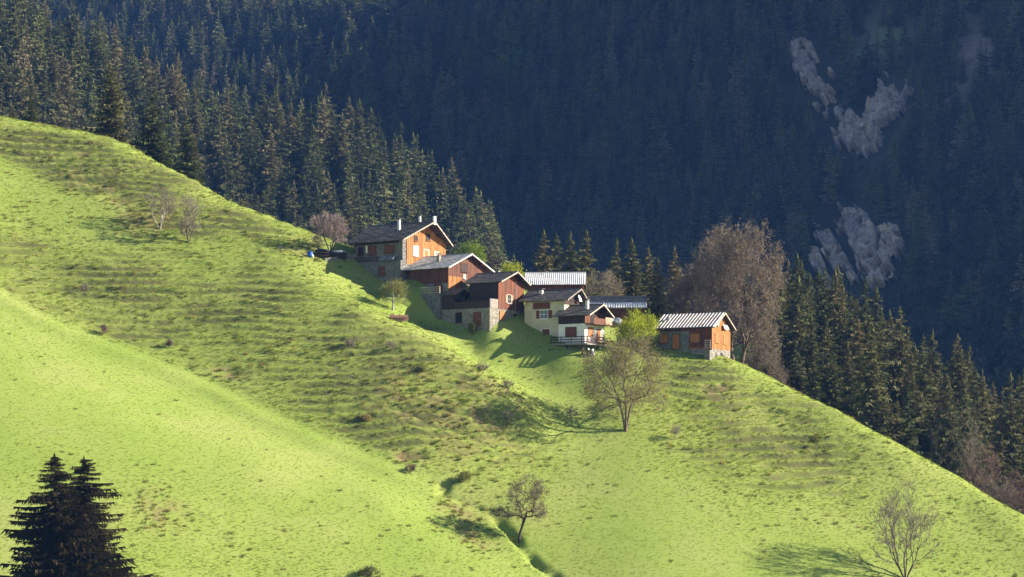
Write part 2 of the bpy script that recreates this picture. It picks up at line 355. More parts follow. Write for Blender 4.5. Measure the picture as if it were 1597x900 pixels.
def roughness(x, y):
    q = np.c_[x.ravel(), y.ravel()]; out = np.empty(len(q))
    for i in range(0, len(q), 40000):
        s = q[i:i + 40000]; r2 = (s[:, 0:1] - W_[:, 0]) ** 2 + (s[:, 1:2] - W_[:, 1]) ** 2
        k = np.exp(-r2 / 2 / 6.5 ** 2) + 1e-6 / (r2 + 1); out[i:i + 40000] = (k @ W_[:, 3]) / k.sum(1)
    return out.reshape(x.shape)
def hit(px, py, y0=285, y1=560):
    Y = np.arange(y0, y1, 0.2); X = (px - CX) / F * Y; Z = (HY - py) / F * Y
    h = hill(X, Y); i = np.argmax(h >= Z)
    return np.array([X[i], Y[i], h[i]])

def axis(segs): return np.concatenate([np.arange(a, b, s) for a, b, s in segs])
gx = axis([(-330, -112, 5), (-112, 104, 0.42), (104, 330, 5)]); gy = axis([(150, 297, 5), (297, 455, 0.42), (455, 640, 3)])
GX, GY = np.meshgrid(gx, gy)
HZ = hill(GX, GY); RG = roughness(GX, GY)
# the near spur ends in a clear lip along the fold: smooth grass before it, rough pasture right behind
fl = np.array([hit(*q)[:2] for q in ((-60,425),(0,455),(60,490),(110,513),(170,535),(220,553),(280,578),(330,600),(380,625),(440,653),(500,680),(560,705),(620,728),(680,752))])
sd = GY - np.interp(GX, fl[:, 0], fl[:, 1]); ins = np.clip((fl[-1, 0] - GX) / 6, 0, 1)
RG = RG * (1 - ins * (1 - np.clip((sd - 0.3) / 2.2, 0, 1)) * np.clip((14 + sd) / 8, 0, 1)) + ins * 0.45 * np.clip(sd / 2, 0, 1) * np.exp(-np.clip(sd, 0, None) / 9)
for q, rx, ry in (((1150, 645), 15, 13), ((1090, 610), 9, 9), ((1230, 690), 10, 10), ((200, 275), 20, 9), ((90, 235), 18, 8), ((330, 345), 14, 8)):
    c = hit(*q); RG = np.maximum(RG, 1.05 * np.exp(-(((GX - c[0]) / rx) ** 2 + ((GY - c[1]) / ry) ** 2) ** 2))
RG = np.clip(RG, 0, 1)
LIP = 0.35 * ins * np.exp(-((sd + 2.2) / 2.0) ** 2)
wob = fbm(GX / 14, GY / 14, 3)
# grazing terracettes: little steps that follow the contour, only on the rough pasture
ph = HZ / 1.35 + 0.8 * wob + 0.22 * fbm(GX / 6.0, GY / 3.0, 2)
saw = ph - np.floor(ph)
step = np.where(saw < 0.62, 1 - saw / 0.62, (saw - 0.62) / 0.38) - 0.5      # level tread, then a steep little riser
tmask = np.clip((RG - 0.45) * 1.9, 0, 1) * np.clip(0.85 + 1.1 * fbm(GX / 11 + 40, GY / 11, 3), 0.0, 1.1)
DET = 1.25 * step * tmask
RISER = 0.9 * np.clip((saw - 0.58) * 12, 0, 1) * np.clip((1 - saw) * 12, 0, 1) * np.clip(tmask * 6, 0, 1) * np.clip(tmask * 1.5 - 0.25 + 1.0 * fbm(GX / 6.0, GY / 3.0 + 3, 3), 0, 1)  # mask of the dark riser lines, earth and shade put in as colour
DET += (0.03 + 0.16 * RG) * fbm(GX / 5.0, GY / 2.2, 4) * 0.75
tus = fbm(GX / 2.2 + 7, GY / 0.9, 3)
DET += (0.008 + 0.09 * np.clip(RG, 0, 1) ** 1.3) * np.clip(tus, -0.15, 1) * 1.15
# the stream gully and its side path
def poly_d(line, X, Y):
    d = np.full(X.shape, 1e9)
    for (a, b) in zip(line[:-1], line[1:]):
        ab = b - a; t = np.clip(((X - a[0]) * ab[0] + (Y - a[1]) * ab[1]) / (ab @ ab), 0, 1)
        d = np.minimum(d, np.hypot(X - a[0] - t * ab[0], Y - a[1] - t * ab[1]))
    return d
gl = [hit(*q)[:2] for q in ((865,900),(838,880),(812,850),(790,825),(765,800),(740,790),(712,782),(690,770),(694,757))]
gd = poly_d(gl, GX, GY)
DET -= 0.75 * np.exp(-((gd + 0.35 * fbm(GX / 1.6, GY / 1.6, 3)) / 0.75) ** 2) * np.clip(-0.25 + 2.1 * vnoise(GX / 2.3, GY / 2.3), 0.12, 1.3)
pl = [hit(*q)[:2] for q in ((700,752),(745,728),(790,708),(830,698),(872,680))]
DET -= 0.35 * np.exp(-(poly_d(pl, GX, GY) / 0.6) ** 2)
# eroded scars with bare soil
SCARS = [(150,290,3.6,0.9,1.1),(185,312,2.6,0.7,0.9),(112,272,1.6,0.5,0.6),(630,645,2.2,0.6,0.8),(660,655,1.5,0.5,0.6),(632,712,1.6,0.5,0.7),(655,715,1.2,0.4,0.5),(745,655,1.5,0.6,0.7),(770,660,1.2,0.5,0.6),
         (700,670,1.6,0.5,0.6),(725,680,2.0,0.5,0.7),(1110,612,1.6,0.6,0.6),(355,582,2.6,0.6,0.6),(260,340,1.4,0.5,0.5),(1130,605,1.3,0.5,0.6),(20,240,1.6,0.4,0.4),(130,240,1.5,0.4,0.4)]
DRY = np.zeros(GX.shape)
for px, py, rx, ry, dep in SCARS:
    c = hit(px, py); q = np.exp(-(((GX - c[0]) / rx) ** 2 + ((GY - c[1]) / (ry * 2.2)) ** 2) ** 1.5)
    DET -= dep * q * np.clip((GY - c[1]) / ry * 0.5 + 0.6, 0, 1); DRY = np.maximum(DRY, q * 1.3)
for px, py, rx in ((730,650,7),(780,610,4),(690,640,5),(740,830,3.5),(715,800,3),(640,610,5),(470,385,3.5),(225,340,5),(255,350,3),(250,800,3)):
    c = hit(px, py); DRY = np.maximum(DRY, 0.75 * np.exp(-((GX - c[0]) ** 2 + ((GY - c[1]) * 0.8) ** 2) / rx ** 2))
fine = np.clip((GX + 112) / 4, 0, 1) * np.clip((104 - GX) / 4, 0, 1) * np.clip((GY - 297) / 4, 0, 1) * np.clip((455 - GY) / 4, 0, 1)
GZ = HZ + (DET + LIP) * fine
ny, nx = GX.shape
ii = (np.arange(ny - 1)[:, None] * nx + np.arange(nx - 1)[None]).ravel()
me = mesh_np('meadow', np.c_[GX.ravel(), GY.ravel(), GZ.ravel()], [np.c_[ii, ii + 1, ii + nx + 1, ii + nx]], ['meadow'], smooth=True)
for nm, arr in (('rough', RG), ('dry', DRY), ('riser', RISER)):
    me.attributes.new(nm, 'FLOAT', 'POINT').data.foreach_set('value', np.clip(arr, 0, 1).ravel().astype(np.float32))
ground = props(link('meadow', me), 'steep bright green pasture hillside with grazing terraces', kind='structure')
def ground_z(x, y):
    x = np.asarray(x, float); y = np.asarray(y, float)
    i = np.clip(np.searchsorted(gx, x) - 1, 0, nx - 2); j = np.clip(np.searchsorted(gy, y) - 1, 0, ny - 2)
    tx = np.clip((x - gx[i]) / (gx[i + 1] - gx[i]), 0, 1); ty = np.clip((y - gy[j]) / (gy[j + 1] - gy[j]), 0, 1)
    return (GZ[j, i] * (1 - tx) + GZ[j, i + 1] * tx) * (1 - ty) + (GZ[j + 1, i] * (1 - tx) + GZ[j + 1, i + 1] * tx) * ty

# valley floor between the camera and the hill
vx = np.linspace(-330, 330, 34); vy = np.linspace(-60, 200, 40); VX, VY = np.meshgrid(vx, vy)
edge = ground_z(VX, np.full(VX.shape, 155.0))
tt = np.clip((VY - 3) / 150, 0, 1); tt = tt * tt * (3 - 2 * tt)
VZ = -1.9 * (1 - tt) + (edge + 0.2) * tt - np.clip(-VY, 0, 60) * 0.02 - np.clip(VY - 156, 0, 50) * 0.9 + 0.4 * fbm(VX / 9, VY / 9, 3) * tt
i2 = (np.arange(39)[:, None] * 34 + np.arange(33)[None]).ravel()
me = mesh_np('valley_ground', np.c_[VX.ravel(), VY.ravel(), VZ.ravel()], [np.c_[i2, i2 + 1, i2 + 35, i2 + 34]], ['meadow'], smooth=True)
props(link('valley_ground', me), 'grassy valley ground below the pasture hill', kind='structure')

# ------------------------------------------------------------------ the wooded mountains behind
bxs = np.array([-700, -400, -178, -156, -134, -119, -105, -87, -60, -40, -24, -8.6, 0, 14, 40, 90, 200.])
bzs = np.array([324, 234, 149, 143, 129, 118, 114, 109, 106, 97, 83, 73, 55, 22, -30, -80, -140.])
def mount(x, y):
    x = np.asarray(x, float); y = np.asarray(y, float)
    n = fbm(x / 260 + 3, y / 260, 4); n2 = fbm(x / 70, y / 70 + 9, 3)
    gxs = np.where(x > 0, 0.50 * x, 0.16 * x)
    zD = 172 + gxs + 0.62 * (y - 1200) + 42 * n + 15 * n2
    zD = np.minimum(zD, 470) - 25 * np.exp(-np.abs(470 - zD) / 40)
    zB = np.interp(x, bxs, bzs); d = y - 850
    zB = zB - np.where(d < 0, 0.42 * -d, 0.55 * d) * (1 - np.exp(-np.abs(d) / 25)) + 5 * n2
    k = 14.0; m = np.maximum(zB, zD); m = m + k * np.log(np.exp((zB - m) / k) + np.exp((zD - m) / k))
    ys = np.clip((y - 840) / 130, 0, 1); ys = ys * ys * (3 - 2 * ys)      # unseen ridge added off to the right to throw the far slope into shade
    zR = (520 + 80 * n) * ys - np.abs(x - 640 - 0.05 * (y - 1200)) * 1.55 + 14 * n2
    return np.maximum(np.maximum(m, zR), -75 + 6 * n)
mx = axis([(-900, -420, 20), (-420, 420, 6), (420, 1100, 12)]); my = axis([(520, 700, 12), (700, 1750, 6), (1750, 2300, 20)])
MX, MY = np.meshgrid(mx, my); MZ = mount(MX, MY)
def mhit(px, py, y0=640, y1=2200):
    Y = np.arange(y0, y1, 1.0); X = (px - CX) / F * Y; Z = (HY - py) / F * Y; h = mount(X, Y); i = np.argmax(h >= Z)
    return np.array([X[i], Y[i], h[i]])
CLEAR = [(1385,65,46,55),(1350,100,28,40),(1365,120,20,25)]; SCREE = [(1520,80,40,60),(1500,180,14,50),(1478,160,12,25),(1480,310,22,18),(1240,90,18,22)]
att = {}
for nm, L in (('clear', CLEAR), ('scree', SCREE)):
    A = np.zeros(MX.shape); PX, PY = proj(MX, MY, MZ)
    for px, py, rx, ry in L:
        c = mhit(px, py); q = np.exp(-(((PX - px) / rx) ** 2 + ((PY - py) / ry) ** 2) ** 1.5) * (np.abs(MY - c[1]) < 220)
        A = np.maximum(A, q)
    att[nm] = A
nym, nxm = MX.shape; im = (np.arange(nym - 1)[:, None] * nxm + np.arange(nxm - 1)[None]).ravel()
me = mesh_np('mountainside', np.c_[MX.ravel(), MY.ravel(), MZ.ravel()], [np.c_[im, im + 1, im + nxm + 1, im + nxm]], ['forest_floor'], smooth=True)
for nm, arr in att.items(): me.attributes.new(nm, 'FLOAT', 'POINT').data.foreach_set('value', np.clip(arr, 0, 1).ravel().astype(np.float32))
props(link('mountainside', me), 'steep wooded mountainside across the valley', kind='structure')

# ------------------------------------------------------------------ vegetation generators
def spruce_np(seed, H=1.0, R=0.16, whorls=24, nb=8, K=6, droop=0.35, start=0.06, dens=1.0, top=0.75, upturn=0.5, jit=0.45, lopv=0.22, hg=1.0, lw=0.40):
    """crown (verts, tris) and trunk (verts, quads) of a unit-height spruce"""
    r = np.random.default_rng(seed); V = []; T = []
    def tri(a, b, c):
        n = len(V); V.extend((a, b, c)); T.append((n, n + 1, n + 2))
    lop = r.uniform(1 - lopv, 1 + lopv, (5, 8))
    for i in range(whorls):
        for b in range(nb if i < 0.8 * whorls else max(4, nb - 3)):
            if r.random() > dens: continue
            t = (i + r.uniform(-jit, jit)) / whorls; t = min(max(t, 0), 0.985); z = H * (start + (1 - start) * t)
            rad = R * (1 - t) ** top * (0.75 + 0.25 * min(1, t / 0.12)) + 0.006 * H
            az = 2 * math.pi * (b + r.uniform(-0.4, 0.4)) / nb + i * 1.3; L = rad * r.uniform(0.55, 1.2) * lop[min(4, int(t * 5)), int(az / 0.7854) % 8]
            ca, sa = math.cos(az), math.sin(az); dr = droop * r.uniform(0.5, 1.4) * (1.15 - 0.9 * t)
            def P(u, lat=0.0, dz=0.0):
                zz = z - dr * L * (u - upturn * u * u) + dz
                return np.array((ca * L * u - sa * lat, sa * L * u + ca * lat, zz))
            wd = max(L, 0.25 * R) * lw; hang = max(L, 0.3 * R) * hg
            for k in range(K):
                u0 = 0.12 + 0.88 * k / K; u1 = 0.12 + 0.88 * (k + 1) / K; um = (u0 + u1) / 2
                wk = wd * (1.2 - um) * r.uniform(0.6, 1.3)
                for s in (-1, 1):
                    tri(P(u0), P(u1), P(um + 0.12 * r.uniform(0.0, 1.6), s * wk, -hang * r.uniform(0.0, 0.28)))
                for q in range(2):
                    j = r.uniform(-0.5, 0.5) * wk; tri(P(u0, j), P(u1, j * 0.6), P(um + 0.1 * r.random(), j + r.uniform(-0.5, 0.5) * wk, -hang * r.uniform(0.12, 0.42) * (1.1 - 0.6 * um)))
    for k in range(5):
        a = 2 * math.pi * k / 5; zz = H * r.uniform(0.93, 0.97); q = 0.012 * H
        tri(np.array((q * math.cos(a), q * math.sin(a), zz)), np.array((q * math.cos(a + 1.2), q * math.sin(a + 1.2), zz)), np.array((0, 0, H * 1.012)))
    tv = []; tf = []; ks = 6
    for j, (zz, rr) in enumerate(((-0.06, 0.016), (0.0, 0.0135), (0.5, 0.008), (0.95, 0.002))):
        for k in range(ks): a = 2 * math.pi * k / ks; tv.append((H * rr * math.cos(a), H * rr * math.sin(a), H * zz))
        if j:
            for k in range(ks): k2 = (k + 1) % ks; tf.append(((j - 1) * ks + k, (j - 1) * ks + k2, j * ks + k2, j * ks + k))
    return np.array(V), np.array(T), np.array(tv), np.array(tf)
def round_np(seed, H=1.0, R=0.32, n=260, leaf=0.06):
    """a distant rounded broadleaf tree as scattered leaf clumps round a short trunk"""
    r = np.random.default_rng(seed); V = []; T = []
    lob = [(r.normal(0, 0.11, 3) + np.array((0, 0, 0.62)), r.uniform(0.14, 0.24)) for _ in range(7)]
    for i in range(n):
        c, q = lob[r.integers(7)]; d = r.normal(size=3); d /= np.linalg.norm(d); p = c + d * q * r.uniform(0.6, 1.0) * np.array((R / 0.3, R / 0.3, 1.25))
        a = r.normal(size=3) * leaf; b = r.normal(size=3) * leaf
        k = len(V); V.extend((p * H, (p + a) * H, (p + b) * H)); T.append((k, k + 1, k + 2))
    _, _, tv, tf = spruce_np(seed, H, 0.1, 1, 1, 1); tv = tv.copy(); tv[:, 2] *= 0.7
    return np.array(V), np.array(T), tv, tf
def tubes(P0, P1, r0, r1, k):
    d = P1 - P0; L = np.linalg.norm(d, axis=1, keepdims=True); d = d / np.maximum(L, 1e-9)
    ref = np.where(np.abs(d[:, 2:3]) < 0.9, np.array([[0, 0, 1.0]]), np.array([[1.0, 0, 0]]))
    u = np.cross(d, ref); u /= np.linalg.norm(u, axis=1, keepdims=True); v = np.cross(d, u)
    an = 2 * np.pi * np.arange(k) / k; ring = u[:, None] * np.cos(an)[None, :, None] + v[:, None] * np.sin(an)[None, :, None]
    A = P0[:, None] + ring * r0[:, None, None]; B = P1[:, None] + ring * r1[:, None, None]
    V = np.concatenate([A, B], 1).reshape(-1, 3); b = (np.arange(len(P0)) * 2 * k)[:, None]; i = np.arange(k)[None]; j = (i + 1) % k
    return V, np.stack([b + i, b + j, b + k + j, b + k + i], -1).reshape(-1, 4)
def broadleaf(seed, stems, targets, alpha=0.35, tip=0.014, e=2.0, step=0.8, twigs=6, twig_len=0.9, twig_w=0.018, leaves=0, leaf=0.12, leaf_spread=0.7, up=0.35, split=0.05, wig=0.12):
    """grow limbs from the stems to every target point; returns meshes of trunk and crown"""
    r = np.random.default_rng(seed); n_max = len(targets) * 14 + 200
    P = np.zeros((n_max, 3)); par = np.full(n_max, -1); plen = np.zeros(n_max); n = 0
    for st in stems:
        for k, q in enumerate(st):
            P[n] = q; par[n] = -1 if k == 0 else n - 1
            plen[n] = 0 if k == 0 else plen[n - 1] + np.linalg.norm(P[n] - P[n - 1]); n += 1
    c0 = np.mean([s[-1] for s in stems], 0); low = min(s[-1][2] for s in stems) * 0.55
    T = np.array(sorted(targets, key=lambda q: np.linalg.norm(q - c0))); ends = []
    for t in T:
        d = np.linalg.norm(P[:n] - t, axis=1); cost = d + alpha * plen[:n] + 0.7 * np.maximum(0, P[:n, 2] - t[2]) + 5.0 * (P[:n, 2] < low)
        j = int(np.argmin(cost)); dist = d[j]; m = max(1, int(round(dist / step))); a = P[j].copy()
        pd = a - P[par[j]] if par[j] >= 0 else np.array((0, 0, 1.0)); pd /= np.linalg.norm(pd) + 1e-9
        ctrl = a + pd * dist * 0.35 + (t - a) * 0.2; prev = j
        for k in range(1, m + 1):
            u = k / m; q = (1 - u) ** 2 * a + 2 * u * (1 - u) * ctrl + u * u * t
            if k < m: q = q + r.normal(0, wig * step * 0.5, 3)
            if n >= n_max - 1: break
            P[n] = q; par[n] = prev; plen[n] = plen[prev] + np.linalg.norm(q - P[prev]); prev = n; n += 1
        ends.append(prev)
    P = P[:n]; par = par[:n]; R = np.zeros(n)
    acc = np.zeros(n)
    for i in range(n - 1, -1, -1):
        R[i] = max(acc[i], tip ** e) ** (1 / e)
        if par[i] >= 0: acc[par[i]] += R[i] ** e
    roots = [i for i in range(n) if par[i] < 0]
    for i in roots: R[i] *= 1.25
    ed = np.array([i for i in range(n) if par[i] >= 0]); P0 = P[par[ed]]; P1 = P[ed]; r0 = np.minimum(R[par[ed]], R[ed] * 1.6); r1 = R[ed]
    big = r1 > split
    tv, tf = tubes(P0[big], P1[big], r0[big], r1[big], 7) if big.any() else (np.zeros((0, 3)), np.zeros((0, 4), int))
    cv, cf = tubes(P0[~big], P1[~big], r0[~big], r1[~big], 3)
    E = P[np.array(ends)]; D = E - P[par[np.array(ends)]]; D /= np.linalg.norm(D, axis=1, keepdims=True) + 1e-9
    VV = [cv]; TT = []; idx = [np.zeros(len(cf), int)]; off = len(cv)
    if twigs:
        B = np.repeat(E, twigs, 0); D2 = np.repeat(D, twigs, 0) + r.normal(0, 0.65, (len(B), 3)); D2[:, 2] += up; D2 /= np.linalg.norm(D2, axis=1, keepdims=True)
        B = B - np.repeat(D, twigs, 0) * r.uniform(0, 0.6, (len(B), 1)); L = twig_len * r.uniform(0.45, 1.15, (len(B), 1)); tp = B + D2 * L
        s = np.cross(D2, r.normal(size=(len(B), 3))); s /= np.linalg.norm(s, axis=1, keepdims=True) + 1e-9; s *= twig_w
        q = np.stack([B - s, B + s, tp], 1).reshape(-1, 3); VV.append(q); TT.append(off + np.arange(len(q)).reshape(-1, 3)); idx.append(np.zeros(len(q) // 3, int)); off += len(q)
        # side sprigs off every twig
        M = B + D2 * L * r.uniform(0.3, 0.8, (len(B), 1)); D3 = D2 + r.normal(0, 0.8, D2.shape); D3 /= np.linalg.norm(D3, axis=1, keepdims=True)
        tp3 = M + D3 * L * 0.55; q = np.stack([M - s * 0.7, M + s * 0.7, tp3], 1).reshape(-1, 3); VV.append(q); TT.append(off + np.arange(len(q)).reshape(-1, 3)); idx.append(np.zeros(len(q) // 3, int)); off += len(q)
    if leaves:
        B = np.repeat(E, leaves, 0) + r.normal(0, leaf_spread * 0.5, (len(E) * leaves, 3)); a = r.normal(size=B.shape); b = r.normal(size=B.shape)
        a /= np.linalg.norm(a, axis=1, keepdims=True); b /= np.linalg.norm(b, axis=1, keepdims=True); k = leaf * r.uniform(0.6, 1.3, (len(B), 1))
        q = np.stack([B, B + a * k, B + b * k], 1).reshape(-1, 3); VV.append(q); TT.append(off + np.arange(len(q)).reshape(-1, 3)); idx.append(np.ones(len(q) // 3, int)); off += len(q)
    return (tv, tf), (np.concatenate(VV), [cf] + ([np.concatenate(TT)] if TT else []), np.concatenate(idx))
def tree_obj(name, loc, data, bark, twig, leaf, label, cat='tree', group=None, rz=0.0):
    (tv, tf), (cv, cF, idx) = data
    o = empty(name, loc, rz, label, cat, group)
    if len(tf): link('trunk', mesh_np('trunk', tv, [tf], [bark], smooth=True), o)
    link('crown', mesh_np('crown', cv, cF, [twig, leaf], idx), o)
    return o
def ellipsoid_targets(r, n, c, rad, hollow=0.3, clump=0.25, lower=-1.0, nl=None):
    """points in an ellipsoid, denser near its shell, gathered into clumps"""
    out = []; nc = nl or max(14, min(60, int(n / 14))); cs = []
    while len(cs) < nc:
        d = r.normal(size=3); d /= np.linalg.norm(d)
        if d[2] < lower: continue
        cs.append(d * r.uniform(hollow, 0.95) ** 0.6 * (0.72 + 0.36 * float(vnoise(np.array([d[0] * 2.2 + 9 + rad[0]]), np.array([d[2] * 2.2 + d[1] * 2.2 + 9]))[0]) + 0.12 * r.random()))
    while len(out) < n:
        b = cs[r.integers(nc)] + r.normal(0, 0.105 if nc > 50 else (0.13 if nc > 34 else 0.18), 3)
        if np.linalg.norm(b) > 1.03: continue
        out.append(np.array(c) + b * np.array(rad))
    return out

# ------------------------------------------------------------------ houses of the hamlet
class House:
    """local axes: x along the ridge (0 at the sunny gable, -L at the far end), y from the front wall (0) to the back (W)"""
    def __init__(s, name, label, px, py, Y, theta, L, W, zb, ze, slope, cat='house'):
        s.L, s.W, s.zb, s.ze, s.sl = L, W, zb, ze, slope; s.zr = ze + slope * W / 2
        s.o = empty(name, pt(px, py, Y), -math.radians(theta), label, cat); s.r = np.random.default_rng(int(px))
    def top(s, y): return s.ze + s.sl * min(y, s.W - y)
    def base(s, m, z0=-5, y0=0.0, x0=None, x1=0.0, y1=None, z1=None, name='stone_base'):
        return MB().box(-s.L if x0 is None else x0, x1, y0, s.W if y1 is None else y1, z0, s.zb if z1 is None else z1).build(name, m, s.o)
    def core(s, m, z0=None, inset=0.06, name='wall'):
        z0 = s.zb if z0 is None else z0; i = inset; W, L = s.W, s.L; zt = lambda y: s.top(y) - 0.02
        ring = [(-L + i, i, z0), (-L + i, W - i, z0), (-L + i, W - i, zt(W - i)), (-L + i, W / 2, zt(W / 2)), (-L + i, i, zt(i))]
        return MB().prism(ring, (L - 2 * i, 0, 0)).build(name, m, s.o)
    def boards(s, side, m, a0=None, a1=None, z0=None, z1=None, bw=0.24, out=0.0):
        """vertical boards on one wall, each its own solid"""
        mb = MB(); z0 = s.zb + 0.003 if z0 is None else z0
        a0 = (-s.L if side in ('front', 'back') else 0) if a0 is None else a0; a1 = (0 if side in ('front', 'back') else s.W) if a1 is None else a1
        cuts = [a0]
        while cuts[-1] < a1 - 0.02: cuts.append(min(a1, cuts[-1] + bw * s.r.uniform(0.8, 1.2)))
        if side in ('gable', 'left') and a0 < s.W / 2 < a1: cuts = sorted(set(cuts + [s.W / 2]))
        for p, q in zip(cuts[:-1], cuts[1:]):
            if q - p < 0.02: continue
            d = 0.02 + 0.03 * s.r.random() + out; g = 0.012
            if side in ('front', 'back'): t0 = t1 = s.ze - 0.03 if z1 is None else z1
            else: t0, t1 = ((s.top(p) - 0.03, s.top(q) - 0.03) if z1 is None else (min(z1, s.top(p) - 0.03), min(z1, s.top(q) - 0.03)))
            p += g; q -= g; zz = z0 - 0.05 * s.r.random()
            if side == 'front': mb.hexa([(p, -d, zz), (q, -d, zz), (q, 0.08, zz), (p, 0.08, zz), (p, -d, t0), (q, -d, t1), (q, 0.08, t1), (p, 0.08, t0)])
            elif side == 'back': mb.hexa([(p, s.W - 0.08, zz), (q, s.W - 0.08, zz), (q, s.W + d, zz), (p, s.W + d, zz), (p, s.W - 0.08, t0), (q, s.W - 0.08, t1), (q, s.W + d, t1), (p, s.W + d, t0)])
            elif side == 'gable': mb.hexa([(-0.08, p, zz), (d, p, zz), (d, q, zz), (-0.08, q, zz), (-0.08, p, t0), (d, p, t0), (d, q, t1), (-0.08, q, t1)])
            else: mb.hexa([(-s.L - d, p, zz), (-s.L + 0.08, p, zz), (-s.L + 0.08, q, zz), (-s.L - d, q, zz), (-s.L - d, p, t0), (-s.L + 0.08, p, t0), (-s.L + 0.08, q, t1), (-s.L - d, q, t1)])
        return mb.build('board_cladding', m, s.o)
    def roof(s, m, under='dark_wood', barge='pale_wood', of=0.6, og=0.8, ol=0.6, ob=None, prow=0.0, th=0.16, style='slate', cover=0.55, rib=0.5, lift=0.05, rh=0.17, uneven=0.03):
        ob = of if ob is None else ob; W, L, sl = s.W, s.L, s.sl
        xe, xl = og, -L - ol; r = s.r
        def side(front):
            sg = 1 if front else -1; ov = of if front else ob; run = W / 2 + ov
            # point at fraction u from eave (0) to ridge (1), fraction w along the ridge from far end (0) to gable (1), height h over the deck
            def P(u, w, h):
                y = (-ov + u * run) if front else (W + ov - u * run)
                x = (xl - prow * 0.6 * u) * (1 - w) + (xe + prow * u) * w
                z = s.ze - sl * ov + sl * u * run + lift
                nz = 1 / math.hypot(1, sl); nyv = -sl * nz * sg
                sag = -0.05 * math.sin(math.pi * w) * (1 if style == 'slate' else 0.3)
                return (x, y + nyv * h, z + nz * h + sag)
            return P, run
        deck = None
        for front in (True, False):
            P, run = side(front); nw = 8
            mb = MB()
            for k in range(nw):
                a, b = k / nw, (k + 1) / nw
                pts = [P(0, a, 0), P(0, b, 0), P(1, b, 0), P(1, a, 0), P(0, a, th), P(0, b, th), P(1, b, th), P(1, a, th)]
                if not front: pts = [pts[i] for i in (3, 2, 1, 0, 7, 6, 5, 4)]
                mb.hexa(pts)
            dk = mb.build('roof', under, s.o)
            sh = MB(); tot = xe + prow * 0.5 - xl; sr = math.hypot(run, sl * run)
            if style == 'slate':
                rows = int(sr / 0.42); h0 = th + 0.004
                for i in range(rows + 1):
                    u0 = i / rows - 0.25 / rows; u1 = (i + 1.15) / rows
                    if u1 > 1.0: u1 = 1.0
                    if u0 > 0.97: continue
                    u0 = max(u0, -0.012); a = -0.003
                    while a < 1.0:
                        b = a + r.uniform(0.35, 0.75) / tot; b = min(b, 1.003); dh = uneven * r.random(); du = r.uniform(-0.25, 0.25) / rows * 0.6
                        x0 = h0 + 0.045 + dh; uu = u0 + (du if i else du * 0.4)
                        q = [P(uu, a, x0), P(uu, b - 0.0006, x0 + r.uniform(-0.012, 0.02)), P(u1, b - 0.0006, h0 + 0.008 + dh * 0.3), P(u1, a, h0 + 0.008 + dh * 0.3)]
                        q2 = [P(uu, a, h0 - 0.06), P(uu, b - 0.0006, h0 - 0.06)]
                        if not front: sh.poly([q[3], q[2], q[1], q[0]]); n = len(sh.v); sh.v += [q2[0], q2[1]]; sh.f.append((n - 1, n - 2, n + 1, n))
                        else: sh.poly(q); n = len(sh.v); sh.v += [q2[0], q2[1]]; sh.f.append((n, n + 1, n - 3, n - 4))
                        a = b
                sh.build('roof_slates', m, dk, kind='stuff')
            else:
                nr = int(tot / rib)
                prof = ((0.0, 0.0), (0.30, 0.0), (0.40, rh * rib), (0.62, rh * rib), (0.74, 0.0), (1.0, 0.0))
                ws = [((i + a) / nr, h) for i in range(nr) for a, h in prof[:-1]] + [(1.0, 0.0)]
                for (w0, h0), (w1, h1) in zip(ws[:-1], ws[1:]):
                    q = [P(-0.01, w0, th + 0.01 + h0), P(-0.01, w1, th + 0.01 + h1), P(1, w1, th + 0.01 + h1), P(1, w0, th + 0.01 + h0)]
                    sh.poly(q if front else q[::-1])
                sh.build('roof_ribs', m, dk)
            # barge boards on both verges
            for wv in (1.0, 0.0):
                dx = 0.05 if wv == 1.0 else -0.05
                q = [P(-0.005, wv, -0.04), P(1, wv, -0.04), P(1, wv, th + 0.02), P(-0.005, wv, th + 0.02)]
                MB().prism(q if (front == (wv == 1.0)) else q[::-1], (dx, 0, 0)).build('barge_board', barge if wv == 1.0 else 'grey_wood', dk)
        # ridge capping, purlin ends
        P, run = side(True); P2, _ = side(False)
        a, b = np.array(P(1, 0, th)), np.array(P(1, 1, th)); rc = MB()
        rc.hexa([a + (0, -0.22, -0.06), b + (0.03, -0.22, -0.06), b + (0.03, 0.22, -0.06), a + (0, 0.22, -0.06), a + (0, -0.05, 0.12), b + (0.03, -0.05, 0.12), b + (0.03, 0.05, 0.12), a + (0, 0.05, 0.12)])
        rc.build('ridge_cap', m if style == 'slate' else 'grey_metal', s.o)
        for u, yy in ((1, W / 2), (0.5, None), (0.5, 'b')):
            y = W / 2 if yy is None and u == 1 else (W * 0.22 if yy is None else (W * 0.78 if yy == 'b' else W / 2)); z = s.top(y) - 0.02
            MB().box(-0.1, og + prow * (1 if y == W / 2 else 0.4) - 0.1, y - 0.1, y + 0.1, z - 0.24, z - 0.01).build('purlin', under, s.o)
    def wb(s, side, a0, a1, d0, d1, z0, z1, mb=None):
        mb = mb or MB()
        if side == 'front': return mb.box(a0, a1, -d1, -d0, z0, z1)
        if side == 'gable': return mb.box(d0, d1, a0, a1, z0, z1)
